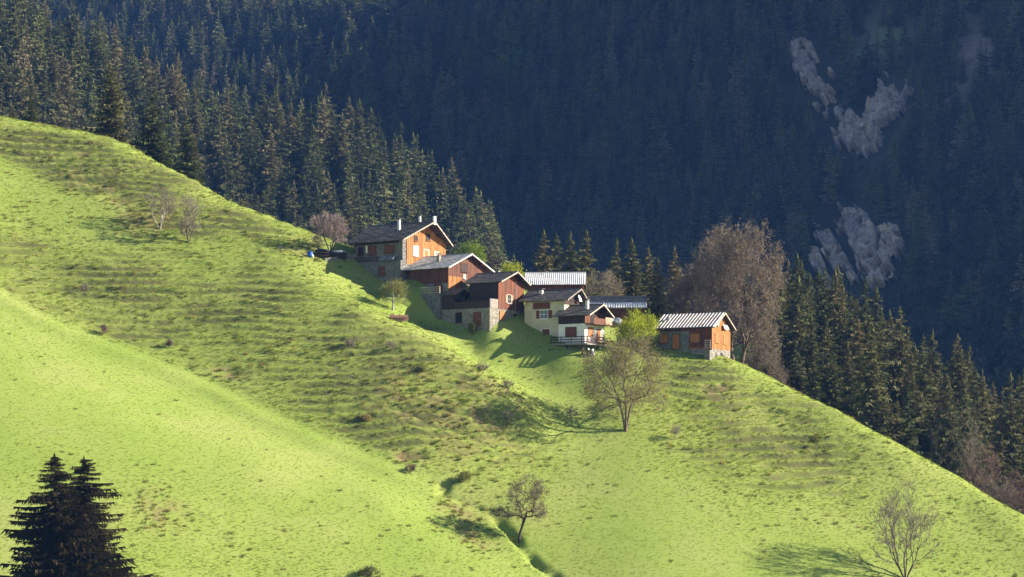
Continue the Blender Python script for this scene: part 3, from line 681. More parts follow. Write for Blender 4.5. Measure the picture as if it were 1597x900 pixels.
    def window(s, side, a0, a1, z0, z1, style='shut', frame='brown_wood', leaf='shutter', out=0.05, name=None):
        f = 0.09; mb = MB()
        s.wb(side, a0 - f, a0, -0.05, out + 0.05, z0 - f, z1 + f, mb); s.wb(side, a1, a1 + f, -0.05, out + 0.05, z0 - f, z1 + f, mb)
        s.wb(side, a0, a1, -0.05, out + 0.05, z1, z1 + f, mb); s.wb(side, a0, a1, -0.05, out + 0.05, z0 - f, z0, mb)
        nm = name or ('door' if style in ('door',) else 'window'); wo = mb.build(nm, frame, s.o)
        if style == 'shut':
            m = (a0 + a1) / 2
            for p, q in ((a0 + 0.01, m - 0.012), (m + 0.012, a1 - 0.01)):
                b = MB(); s.wb(side, p, q, 0.0, out + 0.03, z0 + 0.01, z1 - 0.01, b); s.wb(side, p + 0.05, q - 0.05, out + 0.03, out + 0.055, z0 + 0.15, z0 + 0.27, b); s.wb(side, p + 0.05, q - 0.05, out + 0.03, out + 0.055, z1 - 0.27, z1 - 0.15, b)
                b.build('shutter', leaf, wo)
        elif style == 'door':
            nb = max(2, int((a1 - a0) / 0.3)); e = np.linspace(a0 + 0.01, a1 - 0.01, nb + 1)
            b = MB()
            for p, q in zip(e[:-1], e[1:]): s.wb(side, p + 0.006, q - 0.006, 0.0, out + 0.02 + 0.012 * s.r.random(), z0 + 0.01, z1 - 0.01, b)
            b.build('door_leaf', leaf, wo)
            b = MB(); s.wb(side, a1 - 0.2, a1 - 0.14, out + 0.03, out + 0.08, (z0 + z1) / 2 - 0.08, (z0 + z1) / 2 + 0.06, b); b.build('handle', 'grey_metal', wo)
        else:
            pn = 'white_cloth' if style == 'white' else ('dark_void' if style == 'void' else 'glass')
            b = MB(); s.wb(side, a0, a1, 0.0, out + 0.005, z0, z1, b); b.build('pane', pn, wo)
            if style == 'open' or style == 'glazed':
                m = (a0 + a1) / 2; b = MB(); s.wb(side, m - 0.03, m + 0.03, out, out + 0.03, z0, z1, b); s.wb(side, a0, a1, out, out + 0.028, (z0 + z1) / 2 - 0.025, (z0 + z1) / 2 + 0.025, b); b.build('mullion', frame, wo)
            if style == 'open':
                w = (a1 - a0) * 0.5
                for p, q in ((a0 - f - w, a0 - f - 0.01), (a1 + f + 0.01, a1 + f + w)): b = MB(); s.wb(side, p, q, out, out + 0.06, z0, z1, b); b.build('shutter', leaf, wo)
        b = MB(); s.wb(side, a0 - f - 0.04, a1 + f + 0.04, -0.02, out + 0.14, z0 - f - 0.07, z0 - f - 0.003, b)
        if nm == 'window': b.build('sill', frame, wo)
        return wo
    def panel(s, name, side, a0, a1, d0, d1, z0, z1, m): b = MB(); s.wb(side, a0, a1, d0, d1, z0, z1, b); return b.build(name, m, s.o)
    def chimney(s, x, y, w, zt, m='weathered_white', cap='grey_stone', d=None):
        d = d or w; z0 = s.top(min(max(y, 0), s.W)) - 0.5
        c = MB().hexa([(x - w / 2, y - d / 2, z0), (x + w / 2, y - d / 2, z0), (x + w / 2, y + d / 2, z0), (x - w / 2, y + d / 2, z0), (x - w * 0.44, y - d * 0.44, zt), (x + w * 0.44, y - d * 0.44, zt), (x + w * 0.44, y + d * 0.44, zt), (x - w * 0.44, y + d * 0.44, zt)]).build('chimney', m, s.o)
        k = MB()
        for sx in (-1, 1):
            for sy in (-1, 1): k.box(x + sx * w * 0.36 - 0.05, x + sx * w * 0.36 + 0.05, y + sy * d * 0.36 - 0.05, y + sy * d * 0.36 + 0.05, zt, zt + 0.2)
        k.box(x - w * 0.75, x + w * 0.75, y - d * 0.75, y + d * 0.75, zt + 0.2, zt + 0.28); k.build('chimney_cap', cap, c); return c
    def rail(s, pts, z, h, m, nrail=3, post=0.09, name='railing'):
        """posts and horizontal rails along local points"""
        mb = MB()
        for p in pts: mb.box(p[0] - post / 2, p[0] + post / 2, p[1] - post / 2, p[1] + post / 2, z, z + h)
        for p, q in zip(pts[:-1], pts[1:]):
            d = np.array((q[0] - p[0], q[1] - p[1])); l = np.linalg.norm(d); d /= l; n = np.array((-d[1], d[0])) * 0.03
            for k in range(nrail):
                zz = z + h * (k + 0.6) / nrail; a = np.array(p) + d * post * 0.5; b = np.array(q) - d * post * 0.5
                mb.hexa([(*(a - n), zz - 0.07), (*(b - n), zz - 0.07), (*(b + n), zz - 0.07), (*(a + n), zz - 0.07), (*(a - n), zz + 0.07), (*(b - n), zz + 0.07), (*(b + n), zz + 0.07), (*(a + n), zz + 0.07)])
        return mb.build(name, m, s.o)

# --- upper house with the big dark roof
h = House('chalet', 'large stone and timber chalet with dark slate roof and two chimneys, uppermost of the hamlet', 628, 433, 406, 35, 10.2, 12.0, 3.2, 6.55, 0.5)
h.base('grey_stone'); h.core('grey_stone', 3.2)
MB().box(-10.2, -0.02, -0.55, -0.003, -5, 2.9).build('plinth', 'grey_stone', h.o)
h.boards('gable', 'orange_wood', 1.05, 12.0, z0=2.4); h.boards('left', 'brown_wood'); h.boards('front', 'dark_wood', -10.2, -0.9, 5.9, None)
h.roof('dark_slate', 'dark_wood', 'pale_wood', of=0.9, og=0.9, ol=0.7, prow=1.35, uneven=0.07)
h.window('gable', 2.9, 4.3, 3.9, 5.55, 'white', 'pale_wood'); h.window('gable', 5.8, 7.1, 3.2, 5.1, 'door', 'white_paint', 'orange_shutter', name='balcony_door'); h.window('gable', 8.7, 10.0, 3.4, 5.0, 'shut', 'pale_wood', 'pale_shutter')
h.window('gable', 3.2, 4.0, 6.5, 7.2, 'void', 'brown_wood'); h.window('gable', 6.5, 7.5, 6.8, 7.8, 'void', 'brown_wood')
h.window('front', -7.0, -5.7, 4.2, 5.6, 'shut'); h.window('front', -3.7, -1.9, 4.3, 5.5, 'shut'); h.window('front', -9.4, -8.4, 4.2, 5.5, 'void')
h.window('front', -4.6, -3.4, 0.45, 1.95, 'door', out=0.58); h.window('front', -8.9, -8.1, 0.8, 1.7, 'void', out=0.58)
h.panel('wall_lamp', 'front', -7.6, -7.35, 0.06, 0.3, 4.5, 5.7, 'white_paint')
for a in (-4.0, -2.4): MB().hexa([(a, -1.25, 2.95), (a + 1.25, -1.25, 2.95), (a + 1.25, -0.6, 3.55), (a, -0.6, 3.55), (a, -1.3, 3.03), (a + 1.25, -1.3, 3.03), (a + 1.25, -0.65, 3.63), (a, -0.65, 3.63)]).build('solar_panel', 'grey_tarp', h.o)
h.chimney(-3.4, 3.4, 0.46, 10.1); h.chimney(-2.2, 7.6, 0.4, 11.0); MB().box(1.95, 2.25, 5.75, 6.3, 9.2, 10.6).build('ridge_board', 'white_paint', h.o)
H1 = h
h.rail([(-10.0, -0.5), (-7.5, -0.5), (-5.0, -0.5)], 2.9, 0.9, 'dark_wood', 2)

# --- second house, pale slates
h = House('chalet', 'brown timber chalet with pale grey slate roof directly below the large upper chalet', 699, 470, 401, 37, 8.3, 10.6, 3.1, 5.75, 0.42)
h.base('grey_stone'); h.core('brown_wood'); h.boards('front', 'brown_wood'); h.boards('gable', 'brown_wood', 3.6, 10.6, z0=3.1); h.boards('gable', 'brown_wood', 0, 3.6, z0=4.2); h.boards('gable', 'orange_wood', 0, 3.6, z0=1.4, z1=4.2, out=0.03); h.boards('left', 'brown_wood')  # orange boards low on the gable paint its sunlit part; the wood is brown
h.roof('light_slate', 'brown_wood', 'weathered_white', of=0.9, og=0.9, ol=1.2, uneven=0.04)
h.window('gable', 3.4, 5.0, 5.2, 6.5, 'shut', 'dark_wood', 'dark_wood'); h.window('gable', 4.1, 4.5, 4.1, 4.6, 'white', 'white_paint'); h.window('front', -2.9, -1.4, 0.9, 3.0, 'door')
h.panel('corner_quoin', 'front', -0.9, 0.0, 0.003, 0.08, 0.8, 2.9, 'stone')
h.rail([(-4.6, -1.6), (-2.6, -1.6), (-0.5, -1.6)], 1.2, 1.25, 'pale_wood', 4)
MB().box(-5.2, -0.3, -1.7, -0.003, -3, 1.2).build('terrace', 'grey_stone', h.o)
h.window('front', -7.6, -6.6, 0.6, 1.7, 'void'); h.chimney(-3.9, 2.4, 0.6, 8.0, 'stone')

# --- third house, red gable, stone base and balcony
h = House('chalet', 'red timber chalet with sunlit red gable and pale stone ground floor, middle of hamlet', 777, 509, 397, 33, 5.6, 7.7, 2.9, 7.3, 0.42)
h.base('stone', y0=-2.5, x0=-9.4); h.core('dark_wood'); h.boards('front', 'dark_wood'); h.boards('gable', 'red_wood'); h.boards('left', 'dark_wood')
h.roof('dark_slate', 'dark_wood', 'pale_wood', of=0.5, og=1.0, ol=0.9, prow=0.35)
h.window('gable', 2.7, 3.7, 4.0, 5.3, 'open', 'pale_wood', 'pink_panel'); h.window('gable', 0.4, 1.8, 1.2, 2.5, 'shut', 'orange_wood', 'orange_shutter'); h.window('gable', 4.6, 5.4, 0.5, 2.2, 'void', 'brown_wood', name='cellar_door')
mb = MB()
for y0, y1, z0, z1 in ((-2.5, -2.4, 2.9, 4.3),): mb.box(-7.1, -0.1, y0, y1, z0, z1 - 0.25)
mb.build('balcony_front', 'dark_wood', h.o); MB().box(-0.10, 0.0, -2.39, -0.04, 2.93, 4.4).build('balcony_side', 'grey_wood', h.o)
h.window('front', -3.1, -1.8, 0.05, 2.2, 'door', out=2.53); h.window('front', -6.6, -5.5, 0.7, 2.3, 'void', out=2.53)
h.chimney(-3.6, 5.4, 0.75, 9.6, 'stone'); h.panel('drain_pipe', 'gable', 5.0, 5.1, 0.06, 0.15, 2.9, 7.6, 'grey_wood')
# small shed standing on the left end of the stone ground floor
H3 = h; bpy.context.view_layer.update(); q = H3.o.matrix_world @ Vector((-7.2, -2.42, 2.91))
h = House('wooden_shed', 'small dark wooden shed with little gabled roof on the stone ground floor', 706, 481, 395, 33, 2.15, 4.5, 0.0, 2.5, 0.40, 'shed'); h.o.location = q
h.core('dark_wood', 0.0); h.boards('front', 'dark_wood'); h.boards('gable', 'dark_wood'); h.boards('left', 'brown_wood'); h.roof('dark_slate', 'dark_wood', 'grey_wood', of=0.4, og=0.55, ol=0.75, th=0.1)
for a in (2.5, 3.0): h.panel('gable_slat', 'gable', a, a + 0.1, 0.06, 0.1, 0.6, 2.2, 'grey_wood')
h.window('gable', 0.6, 1.4, 0.5, 1.7, 'void', 'dark_wood')
MB().box(-5.2, -2.25, 0.9, 3.4, -3.5, 1.35).build('lean_to', 'brown_wood', h.o)

# --- barn behind with bright ribbed roof
h = House('barn', 'red timber barn under a bright white ribbed metal roof, highest behind the cream house', 909, 470, 417, 3, 9.6, 7.6, 0.8, 2.95, 0.55, 'barn')
h.base('grey_stone', z0=-8); h.core('red_wood'); h.boards('front', 'red_wood'); h.boards('gable', 'red_wood')
h.roof('roof_metal', 'red_wood', 'roof_metal', of=0.5, og=0.4, ol=0.5, style='rib', rib=0.34)
h.window('front', -6.5, -5.2, 1.1, 2.4, 'shut')

# --- cream rendered house
h = House('farmhouse', 'tall cream rendered house with dark slate roof and brown shutters, left of the white one', 880, 531, 397, 28, 7.3, 6.6, 6.2, 6.75, 0.5)
h.base('cream_plaster', z0=-6, name='wall'); h.core('cream_plaster', 6.2, inset=0.003, name='gable_wall'); h.boards('gable', 'dark_wood', z0=5.9)
h.roof('dark_slate', 'dark_wood', 'grey_wood', of=0.7, og=1.0, ol=0.7, prow=0.5)
h.window('front', -4.35, -3.0, 3.7, 5.0, 'open', 'white_paint', 'shutter'); h.window('front', -4.0, -2.6, 0.65, 1.95, 'shut', 'white_paint'); h.window('front', -5.6, -2.7, 5.45, 6.2, 'shut', 'brown_wood')
h.window('gable', 2.2, 3.6, 6.8, 8.0, 'void', 'dark_wood')
MB().hexa([(0.65, 4.2, 6.6), (0.75, 4.2, 6.6), (0.75, 5.1, 6.6), (0.65, 5.1, 6.6), (0.65, 3.6, 7.7), (0.75, 3.6, 7.7), (0.75, 4.3, 7.7), (0.65, 4.3, 7.7)]).build('white_panel', 'white_paint', h.o)
h.chimney(-5.2, 1.9, 0.6, 8.5)

# --- white house with terrace
h = House('farmhouse', 'white rendered house with dark upper timber storey, slatted terrace and corner balcony', 912, 551, 393.5, 31, 4.9, 6.6, 4.85, 6.35, 0.46)
h.base('concrete', z0=-5, z1=1.55, x0=-4.2, x1=-0.6, y0=0.6, name='cellar'); MB().box(-4.9, 0, 0, 6.6, 1.55, 4.85).build('wall', 'white_plaster', h.o)
h.core('dark_wood'); h.boards('front', 'dark_wood'); h.boards('gable', 'brown_wood'); h.boards('left', 'dark_wood')
h.roof('dark_slate', 'dark_wood', 'pale_wood', of=0.8, og=1.4, ol=0.6, prow=0.3)
h.window('front', -3.5, -1.6, 2.85, 4.25, 'shut', 'brown_wood'); h.window('gable', 1.2, 2.6, 2.9, 4.2, 'shut', 'orange_wood', 'orange_shutter'); h.window('gable', 4.0, 5.1, 1.95, 4.05, 'door', 'pale_wood', 'orange_shutter')
MB().box(-5.6, 1.3, -1.5, 6.6, 1.33, 1.547).build('terrace_floor', 'grey_wood', h.o)
h.rail([(-5.5, -1.4), (-3.6, -1.4), (-1.7, -1.4), (0.2, -1.4), (1.2, -1.4)], 1.55, 1.25, 'dark_wood', 3, 0.1); h.rail([(1.2, -1.3), (1.2, 1.5), (1.2, 4.0), (1.2, 6.5)], 1.55, 1.25, 'brown_wood', 3, 0.1, 'gable_railing')
for p in ((-5.3, -1.2), (-2.6, -1.2), (0.2, -1.2), (1.1, 2.0), (1.1, 6.0)): MB().box(p[0] - 0.1, p[0] + 0.1, p[1] - 0.1, p[1] + 0.1, -4, 1.327).build('terrace_post', 'dark_wood', h.o)
MB().box(0.06, 1.5, 0.2, 6.5, 4.7, 4.85).build('balcony_floor', 'brown_wood', h.o); MB().box(1.42, 1.5, 0.3, 4.2, 4.853, 5.7).build('balcony_side', 'brown_wood', h.o); MB().box(1.43, 1.51, 4.25, 6.5, 4.853, 6.0).build('balcony_panel', 'pink_panel', h.o)
h.window('gable', 2.0, 3.2, 5.0, 6.3, 'void', 'dark_wood'); h.chimney(-0.4, 1.5, 0.5, 8.6)

# --- long barn behind, slate above and metal below
h = House('barn', 'long red barn with grey slate roof and white metal lower strip, behind the white house', 1006, 512, 410, 2, 9.2, 7.4, 0.6, 3.5, 0.52, 'barn')
h.base('grey_stone', z0=-8); h.core('brown_wood'); h.boards('front', 'brown_wood'); h.boards('gable', 'brown_wood')
h.roof('brown_slate', 'brown_wood', 'grey_wood', of=0.6, og=0.3, ol=0.5)
mb = MB(); nr = 24
for i in range(nr):
    x0 = -9.7 + 10.0 * i / nr; w = 10.0 / nr
    for (a, b, ha, hb) in ((0, .35, 0, 0), (.35, .5, 0, .09), (.5, .75, .09, .09), (.75, .9, .09, 0), (.9, 1, 0, 0)):
        y0, y1 = -0.85, 1.0; f = lambda y: 3.5 + 0.52 * y + 0.36
        mb.poly([(x0 + a * w, y0, f(y0) + ha), (x0 + b * w, y0, f(y0) + hb), (x0 + b * w, y1, f(y1) + hb), (x0 + a * w, y1, f(y1) + ha)])
mb.build('metal_roof_strip', 'roof_metal', h.o); h.window('front', -4.2, -2.6, 0.8, 2.9, 'door', 'dark_wood')

# --- right-hand house on the knoll
h = House('cabin', 'stone and orange timber cabin with striped ribbed metal roof alone on the right knoll', 1110, 556, 396.5, 28, 9.9, 7.7, 1.3, 4.9, 0.57)
h.base('stone'); h.core('orange_wood'); MB().box(-9.9, -4.0, 0.0, 0.5, 1.3, 4.3).build('stone_wall', 'grey_stone', h.o)
h.boards('front', 'red_wood', -4.0, 0.0, 1.6); h.boards('front', 'brown_wood', -9.9, -4.0, 4.3); h.boards('gable', 'orange_wood'); h.boards('left', 'brown_wood')
h.roof('rust_metal', 'dark_wood', 'pale_wood', of=0.55, og=0.8, ol=0.5, style='rib', rib=0.58, rh=0.27)
h.window('front', -9.2, -7.8, 2.4, 3.8, 'shut', 'brown_wood', 'orange_shutter'); h.window('front', -7.0, -5.7, 1.35, 3.8, 'door', 'dark_wood', 'orange_shutter'); h.window('front', -3.8, -2.1, 2.35, 3.8, 'shut', 'brown_wood', 'orange_shutter')
h.window('gable', 1.35, 2.75, 2.4, 3.85, 'shut', 'orange_wood', 'orange_shutter'); h.window('gable', 4.7, 6.1, 2.3, 3.7, 'shut', 'orange_wood', 'orange_shutter'); h.window('gable', 3.6, 4.4, -0.4, 0.75, 'void', 'grey_wood', name='cellar_door'); h.window('gable', 1.7, 2.1, -0.2, 0.6, 'void', 'grey_wood')
MB().hexa([(0.5, 4.1, 4.75), (0.58, 4.1, 4.7), (0.58, 6.0, 4.65), (0.5, 6.0, 4.7), (0.3, 4.0, 5.4), (0.38, 4.0, 5.35), (0.38, 5.6, 5.3), (0.3, 5.6, 5.35)]).build('white_panel', 'white_paint', h.o)
h.panel('gable_bracket', 'gable', 1.9, 2.4, 0.06, 0.3, 5.0, 5.6, 'pale_wood'); h.chimney(-8.6, 2.0, 0.34, 6.5, 'grey_metal', 'grey_metal')
h.rail([(-0.95, -0.5), (0.0, -0.5)], 1.3, 1.45, 'pale_wood', 4); MB().box(-1.0, -0.02, -0.75, -0.003, -2, 1.0).build('front_step', 'stone', h.o); MB().box(-2.3, -1.05, -1.0, -0.55, 0.42, 0.56).build('plank', 'pale_wood', h.o)

# ------------------------------------------------------------------ small things round the houses
def gpt(px, py): p = hit(px, py); p[2] = float(ground_z(p[0], p[1])); return p
p = gpt(483, 401); o = empty('tarp_bundle', p, 0.3, 'small bright blue tarp bundle on the grass left of the upper chalet', 'tarp')
blob('tarp', 'blue_tarp', o, (0, 0, 0.35), (0.45, 0.4, 0.6), 2, 0.3); blob('tarp_fold', 'white_cloth', o, (0.42, -0.25, 0.12), (0.22, 0.2, 0.22), 5, 0.3)
def woodpile(px, py, n, length, label, tarp, rz, grp=None):
    p = gpt(px, py); o = empty('woodpile', p, rz, label, 'woodpile', grp); r = np.random.default_rng(int(px)); k = 0
    for row in range(4):
        for i in range(n - row % 2):
            y = (i + 0.5 * (row % 2)) * 0.3 - n * 0.15; z = 0.12 + row * 0.26
            MB().tube((-length / 2 + r.uniform(-.08, .08), y, z), (length / 2 + r.uniform(-.08, .08), y + r.uniform(-.03, .03), z), 0.14 * r.uniform(0.85, 1.1), 0.13, 7).build('log', 'dark_wood' if tarp else 'pink_panel', o)
    if tarp: blob('tarp_cover', tarp, o, (0, 0, 1.1), (length * 0.56, n * 0.19, 0.28), int(px), 0.2)
woodpile(503, 402, 4, 2.2, 'dark tarp covered woodpile next to the blue bundle', 'dark_tarp', 0.1)
woodpile(528, 404, 4, 2.6, 'grey tarp covered woodpile beneath the bare purple tree', 'grey_tarp', -0.2)
woodpile(622, 502, 3, 3.0, 'low stack of reddish logs on the shaded grass below the birch', None, 0.05)
p = gpt(437, 398); o = empty('round_sign', p, 0.2, 'small dark round sign on a thin post in the upper meadow', 'sign')
MB().tube((0, 0, -0.3), (0, 0, 1.0), 0.04).build('post', 'dark_wood', o); MB().tube((0, 0.03, 1.2), (0, -0.03, 1.2), 0.28, 0.28, 14).build('sign_plate', 'sign_grey', o)
p = gpt(959, 508); p = pt(959, 505, 400); o = empty('covered_pile', (p[0], p[1], p[2]), 0.2, 'heap of blue-grey sheeting beside the corner balcony of the white house', 'pile')
blob('sheet', 'grey_tarp', o, (0, 0, 0.2), (1.25, 0.8, 0.7), 11, 0.45); blob('sheet', 'white_cloth', o, (-0.5, -0.4, 0.35), (0.5, 0.35, 0.35), 12, 0.4)
for px, py, lab, c1, c2, sd in ((917.5, 555, 'dark sack topped with a white bundle below the terrace, left of two', 'dark_tarp', 'white_cloth', 3), (924, 556, 'pale lilac sack topped with a white bundle below the terrace, right of two', 'lilac_cloth', 'white_cloth', 8)):
    p = gpt(px, py); o = empty('sack', p, 0, lab, 'sack', 'sacks below the terrace'); blob('sack_body', c1, o, (0, 0, 0.4), (0.36, 0.34, 0.5), sd, 0.25); blob('sack_top', c2, o, (0, 0, 0.98), (0.2, 0.2, 0.2), sd + 1, 0.25)
# lumpy solid standing for the sunlit bit of wall beside the shed, stone retaining wall at the upper chalet
q = H3.o.matrix_world @ Vector((-10.2, -2.0, 0)); p = np.array((q.x, q.y, float(ground_z(q.x, q.y)))); o = blob('wall_stub', 'pale_wood', None, (0, 0, 0.2), (0.5, 0.4, 0.55), 21, 0.4, p); props(o, 'pale sunlit bit of wall at the left foot of the dark shed', 'wall_stub')
a = gpt(505, 406); q = H1.o.matrix_world @ Vector((-9.9, 0.2, 0)); b = np.array((q.x, q.y, float(ground_z(q.x, q.y))))
mb = MB(); d = (b - a)[:2]; d = d / np.linalg.norm(d); n = np.array((-d[1], d[0])) * 0.35
mb.hexa([(a[0] - n[0], a[1] - n[1], a[2] - 2), (b[0] - n[0], b[1] - n[1], b[2] - 2), (b[0] + n[0], b[1] + n[1], b[2] - 2), (a[0] + n[0], a[1] + n[1], a[2] - 2), (a[0] - n[0], a[1] - n[1], a[2] + 0.15), (b[0] - n[0], b[1] - n[1], b[2] + 1.0), (b[0] + n[0], b[1] + n[1], b[2] + 1.0), (a[0] + n[0], a[1] + n[1], a[2] + 0.15)])
props(mb.build('retaining_wall', 'grey_stone'), 'low dry stone retaining wall running left from the upper chalet', 'wall')

# ------------------------------------------------------------------ single trees and shrubs
def stem(*pts): return [np.array(p, float) for p in pts]
def hero(name, px, py, Hm, Wm, seed, label, bark, twig, leafm, n=500, trunk=0.25, nst=1, spread=0.12, Y=None, shape=1.0, cz=0.58, lean=0.0, sink=0.25, lobes=(), **k):
    p = gpt(px, py) if Y is None else pt(px, py, Y)
    if Y is not None: p[2] = float(ground_z(p[0], p[1])) if Y < 470 else p[2]
    r = np.random.default_rng(seed); st = []
    for i in range(nst):
        a = 2 * math.pi * i / max(1, nst) + seed; q = spread * Hm * (1 if nst > 1 else 0.0)
        st.append(stem((0.02 * q * math.cos(a), 0.02 * q * math.sin(a), -0.5), (0.25 * q * math.cos(a), 0.25 * q * math.sin(a), trunk * Hm * 0.45), (q * math.cos(a) * 0.6 + lean * Hm * 0.5, q * math.sin(a) * 0.6, trunk * Hm), (q * math.cos(a) + lean * Hm, q * math.sin(a), trunk * Hm * 1.5)))
    T = ellipsoid_targets(r, n, (lean * Hm * 1.2, 0, Hm * cz), (Wm / 2 * 1.1, Wm / 2 * 1.05, Hm * (1 - cz) * 1.06), lower=-0.75)
    for lc, lr, ln in lobes: T += ellipsoid_targets(r, ln, lc, lr, nl=6)
    T = [t for t in T if t[2] > trunk * Hm * 0.6]
    d = broadleaf(seed, st, T, **k)
    return tree_obj(name, (p[0], p[1], p[2] - sink), d, bark, twig, leafm, label)
# many-stemmed tree on the slope in front of the white house
hero('ash_tree', 976, 672, 15.6, 14.5, 11, 'broad many-stemmed tree with sparse olive leaves on the slope below the white house', 'warm_bark', 'grey_twigs', 'olive_buds', n=1000, trunk=0.25, nst=3, spread=0.09, cz=0.56, alpha=0.5, twigs=7, twig_len=0.9, leaves=13, leaf=0.19, leaf_spread=1.0)
hero('maple_tree', 1412, 905, 14.4, 11.0, 12, 'bare grey multi-stemmed tree standing alone at the lower right', 'bark', 'grey_twigs', 'grey_twigs', n=620, trunk=0.14, nst=6, spread=0.12, cz=0.55, alpha=0.75, twigs=9, twig_len=0.9, twig_w=0.016)
hero('apple_tree', 810, 839, 9.8, 5.6, 13, 'small leaning half-bare tree beside the gully in the lower meadow', 'dark_bark', 'grey_twigs', 'olive_buds', n=300, trunk=0.26, cz=0.62, lean=0.09, twigs=9, twig_len=0.8, leaves=9, leaf=0.15, lobes=(((-2.6, 0, 4.3), (1.9, 1.2, 1.0), 70), ((2.9, 0.3, 4.6), (1.5, 1.2, 1.3), 50)))
hero('plum_tree', 515, 397, 7.4, 6.6, 14, 'bare purple-grey round tree left of the upper chalet', 'bark', 'lilac_twigs', 'lilac_twigs', n=520, trunk=0.2, nst=3, spread=0.1, twigs=10, twig_len=0.75)
hero('birch_tree', 613, 485, 5.6, 4.4, 15, 'small pale-stemmed young birch with thin olive leaves below the upper chalet', 'pale_bark', 'grey_twigs', 'young_leaves', n=300, trunk=0.3, cz=0.6, twigs=4, twig_len=0.5, leaves=9, leaf=0.15, leaf_spread=0.6)
hero('bare_tree', 249, 355, 8.2, 5.6, 16, 'bare pale tree in the upper meadow, left one of the pair', 'pale_bark', 'grey_twigs', 'grey_twigs', n=300, trunk=0.18, nst=3, spread=0.14, twigs=11, twig_len=0.7, twig_w=0.014)
hero('bare_tree', 294, 378, 8.4, 4.8, 17, 'bare pale tree in the upper meadow, right one of the pair', 'bark', 'grey_twigs', 'grey_twigs', n=300, trunk=0.18, nst=3, spread=0.09, twigs=11, twig_len=0.7, twig_w=0.014)
hero('willow_tree', 996, 548, 7.2, 6.8, 18, 'bright lime green leafy small tree between the white house and the cabin', 'bark', 'lime_leaves', 'lime_leaves', n=230, trunk=0.15, nst=4, spread=0.14, cz=0.50, twigs=8, twig_len=1.2, up=1.3, leaves=20, leaf=0.22, leaf_spread=0.9)
# trees behind the houses
hero('sycamore_tree', 1150, 575, 30.0, 15.5, 19, 'huge brown budding round-crowned tree behind the cabin', 'warm_bark', 'twig_haze', 'brown_buds', Y=418, n=2400, trunk=0.2, nst=2, spread=0.06, cz=0.52, tip=0.02, twigs=7, twig_len=1.1, twig_w=0.026, leaves=13, leaf=0.25, leaf_spread=0.9)
hero('sycamore_tree', 1078, 540, 15.5, 10.5, 20, 'brown budding tree left of the huge one, behind the cabin roof', 'warm_bark', 'twig_haze', 'brown_buds', Y=424, n=1100, trunk=0.18, nst=2, spread=0.08, cz=0.55, twigs=8, twig_len=1.1, twig_w=0.022, leaves=12, leaf=0.19, leaf_spread=1.0)
hero('sycamore_tree', 1193, 590, 11.0, 7.5, 21, 'lower brown bushy tree at the right foot of the huge one', 'warm_bark', 'twig_haze', 'brown_buds', Y=412, n=900, trunk=0.15, nst=3, spread=0.1, cz=0.5, twigs=8, twig_len=1.1, twig_w=0.022, leaves=12, leaf=0.19, leaf_spread=1.0)
hero('alder_tree', 938, 482, 9.5, 7.5, 22, 'pale grey-brown half-bare tree behind the gap between the two barns', 'bark', 'grey_twigs', 'olive_buds', Y=428, n=600, trunk=0.15, nst=4, spread=0.12, cz=0.5, twigs=8, twig_len=1.0, leaves=6, leaf=0.15)
hero('lilac_tree', 800, 440, 5.4, 4.2, 23, 'small fresh green leafy tree just behind the red chalet roof', 'bark', 'lime_leaves', 'lime_leaves', Y=424, n=240, trunk=0.15, nst=3, spread=0.14, cz=0.5, twigs=5, twig_len=0.6, leaves=18, leaf=0.2)
hero('rowan_tree', 735, 425, 8.5, 5.0, 24, 'soft green leafy tree between the spruces behind the upper chalet', 'bark', 'larch_needles', 'larch_needles', Y=428, n=420, trunk=0.2, cz=0.55, twigs=5, twig_len=0.8, leaves=18, leaf=0.22)
# bare trees along the right forest edge
for px, py, Hm, Wm, sd, lab, tw in ((1495, 735, 19, 9.5, 31, 'tall grey-brown bare tree at the right forest edge', 'twig_haze'), (1522, 750, 15, 8, 32, 'reddish bare tree at the right forest edge', 'red_twigs'), (1583, 790, 13.5, 10, 33, 'grey bare tree nearest the right border of the picture', 'purple_twigs'), (1550, 768, 11, 7, 34, 'pale bare tree between the reddish and the grey ones at the forest edge', 'grey_twigs')):
    hero('bare_tree', px, py, Hm, Wm, sd, lab, 'bark', tw, tw, Y=397, n=420, trunk=0.2, nst=2, spread=0.07, cz=0.55, twigs=10, twig_len=1.0, twig_w=0.02)
# shrubs on the pasture
SH = [(545,547,2.2,2.0,'twig_haze','leafless grey-brown shrub in the middle of the central slope'),(132,460,1.7,1.5,'twig_haze','round bare shrub high on the left slope above the fold'),(160,523,1.8,1.7,'purple_twigs','round bare shrub right on the left fold of the meadow'),
      (264,541,1.5,1.1,'purple_twigs','low bare shrub right of the fold shrub on the left slope'),(790,668,3.0,3.0,'twig_haze','bare open shrub on the lip above the stream path'),(721,752,1.6,2.3,'rough_grass','dark dense bush at the bend of the gully'),
      (577,900,1.5,3.2,'rough_grass','dark low bush at the bottom edge of the picture'),(737,522,2.0,1.5,'young_leaves','small leafing sapling in front of the red chalet stone wall'),(1052,688,2.6,2.2,'grey_twigs','faint bare shrub right of the many-stemmed tree'),
      (752,580,1.9,2.4,'twig_haze','low shrub on the crest below the red chalet'),(612,549,1.7,2.6,'grey_twigs','thin bare shrub just left of the crest in the centre'),(655,580,0.9,1.4,'rough_grass','small dark bush high on the central crest'),
      (570,655,0.9,1.5,'rough_grass','small dark bush in the middle of the rough slope'),(793,610,2.0,2.0,'twig_haze','faint bare shrub up-slope of the stream-path shrub'),(640,740,1.6,2.0,'purple_twigs','bare purplish shrub near the lower fold'),
      (892,655,2.4,2.0,'grey_twigs','faint bare shrub left of the many-stemmed tree'),(1270,690,1.0,1.4,'rough_grass','dark tuft bush on the right slope below the forest'),(980,268,1.0,1.0,'rough_grass','')]
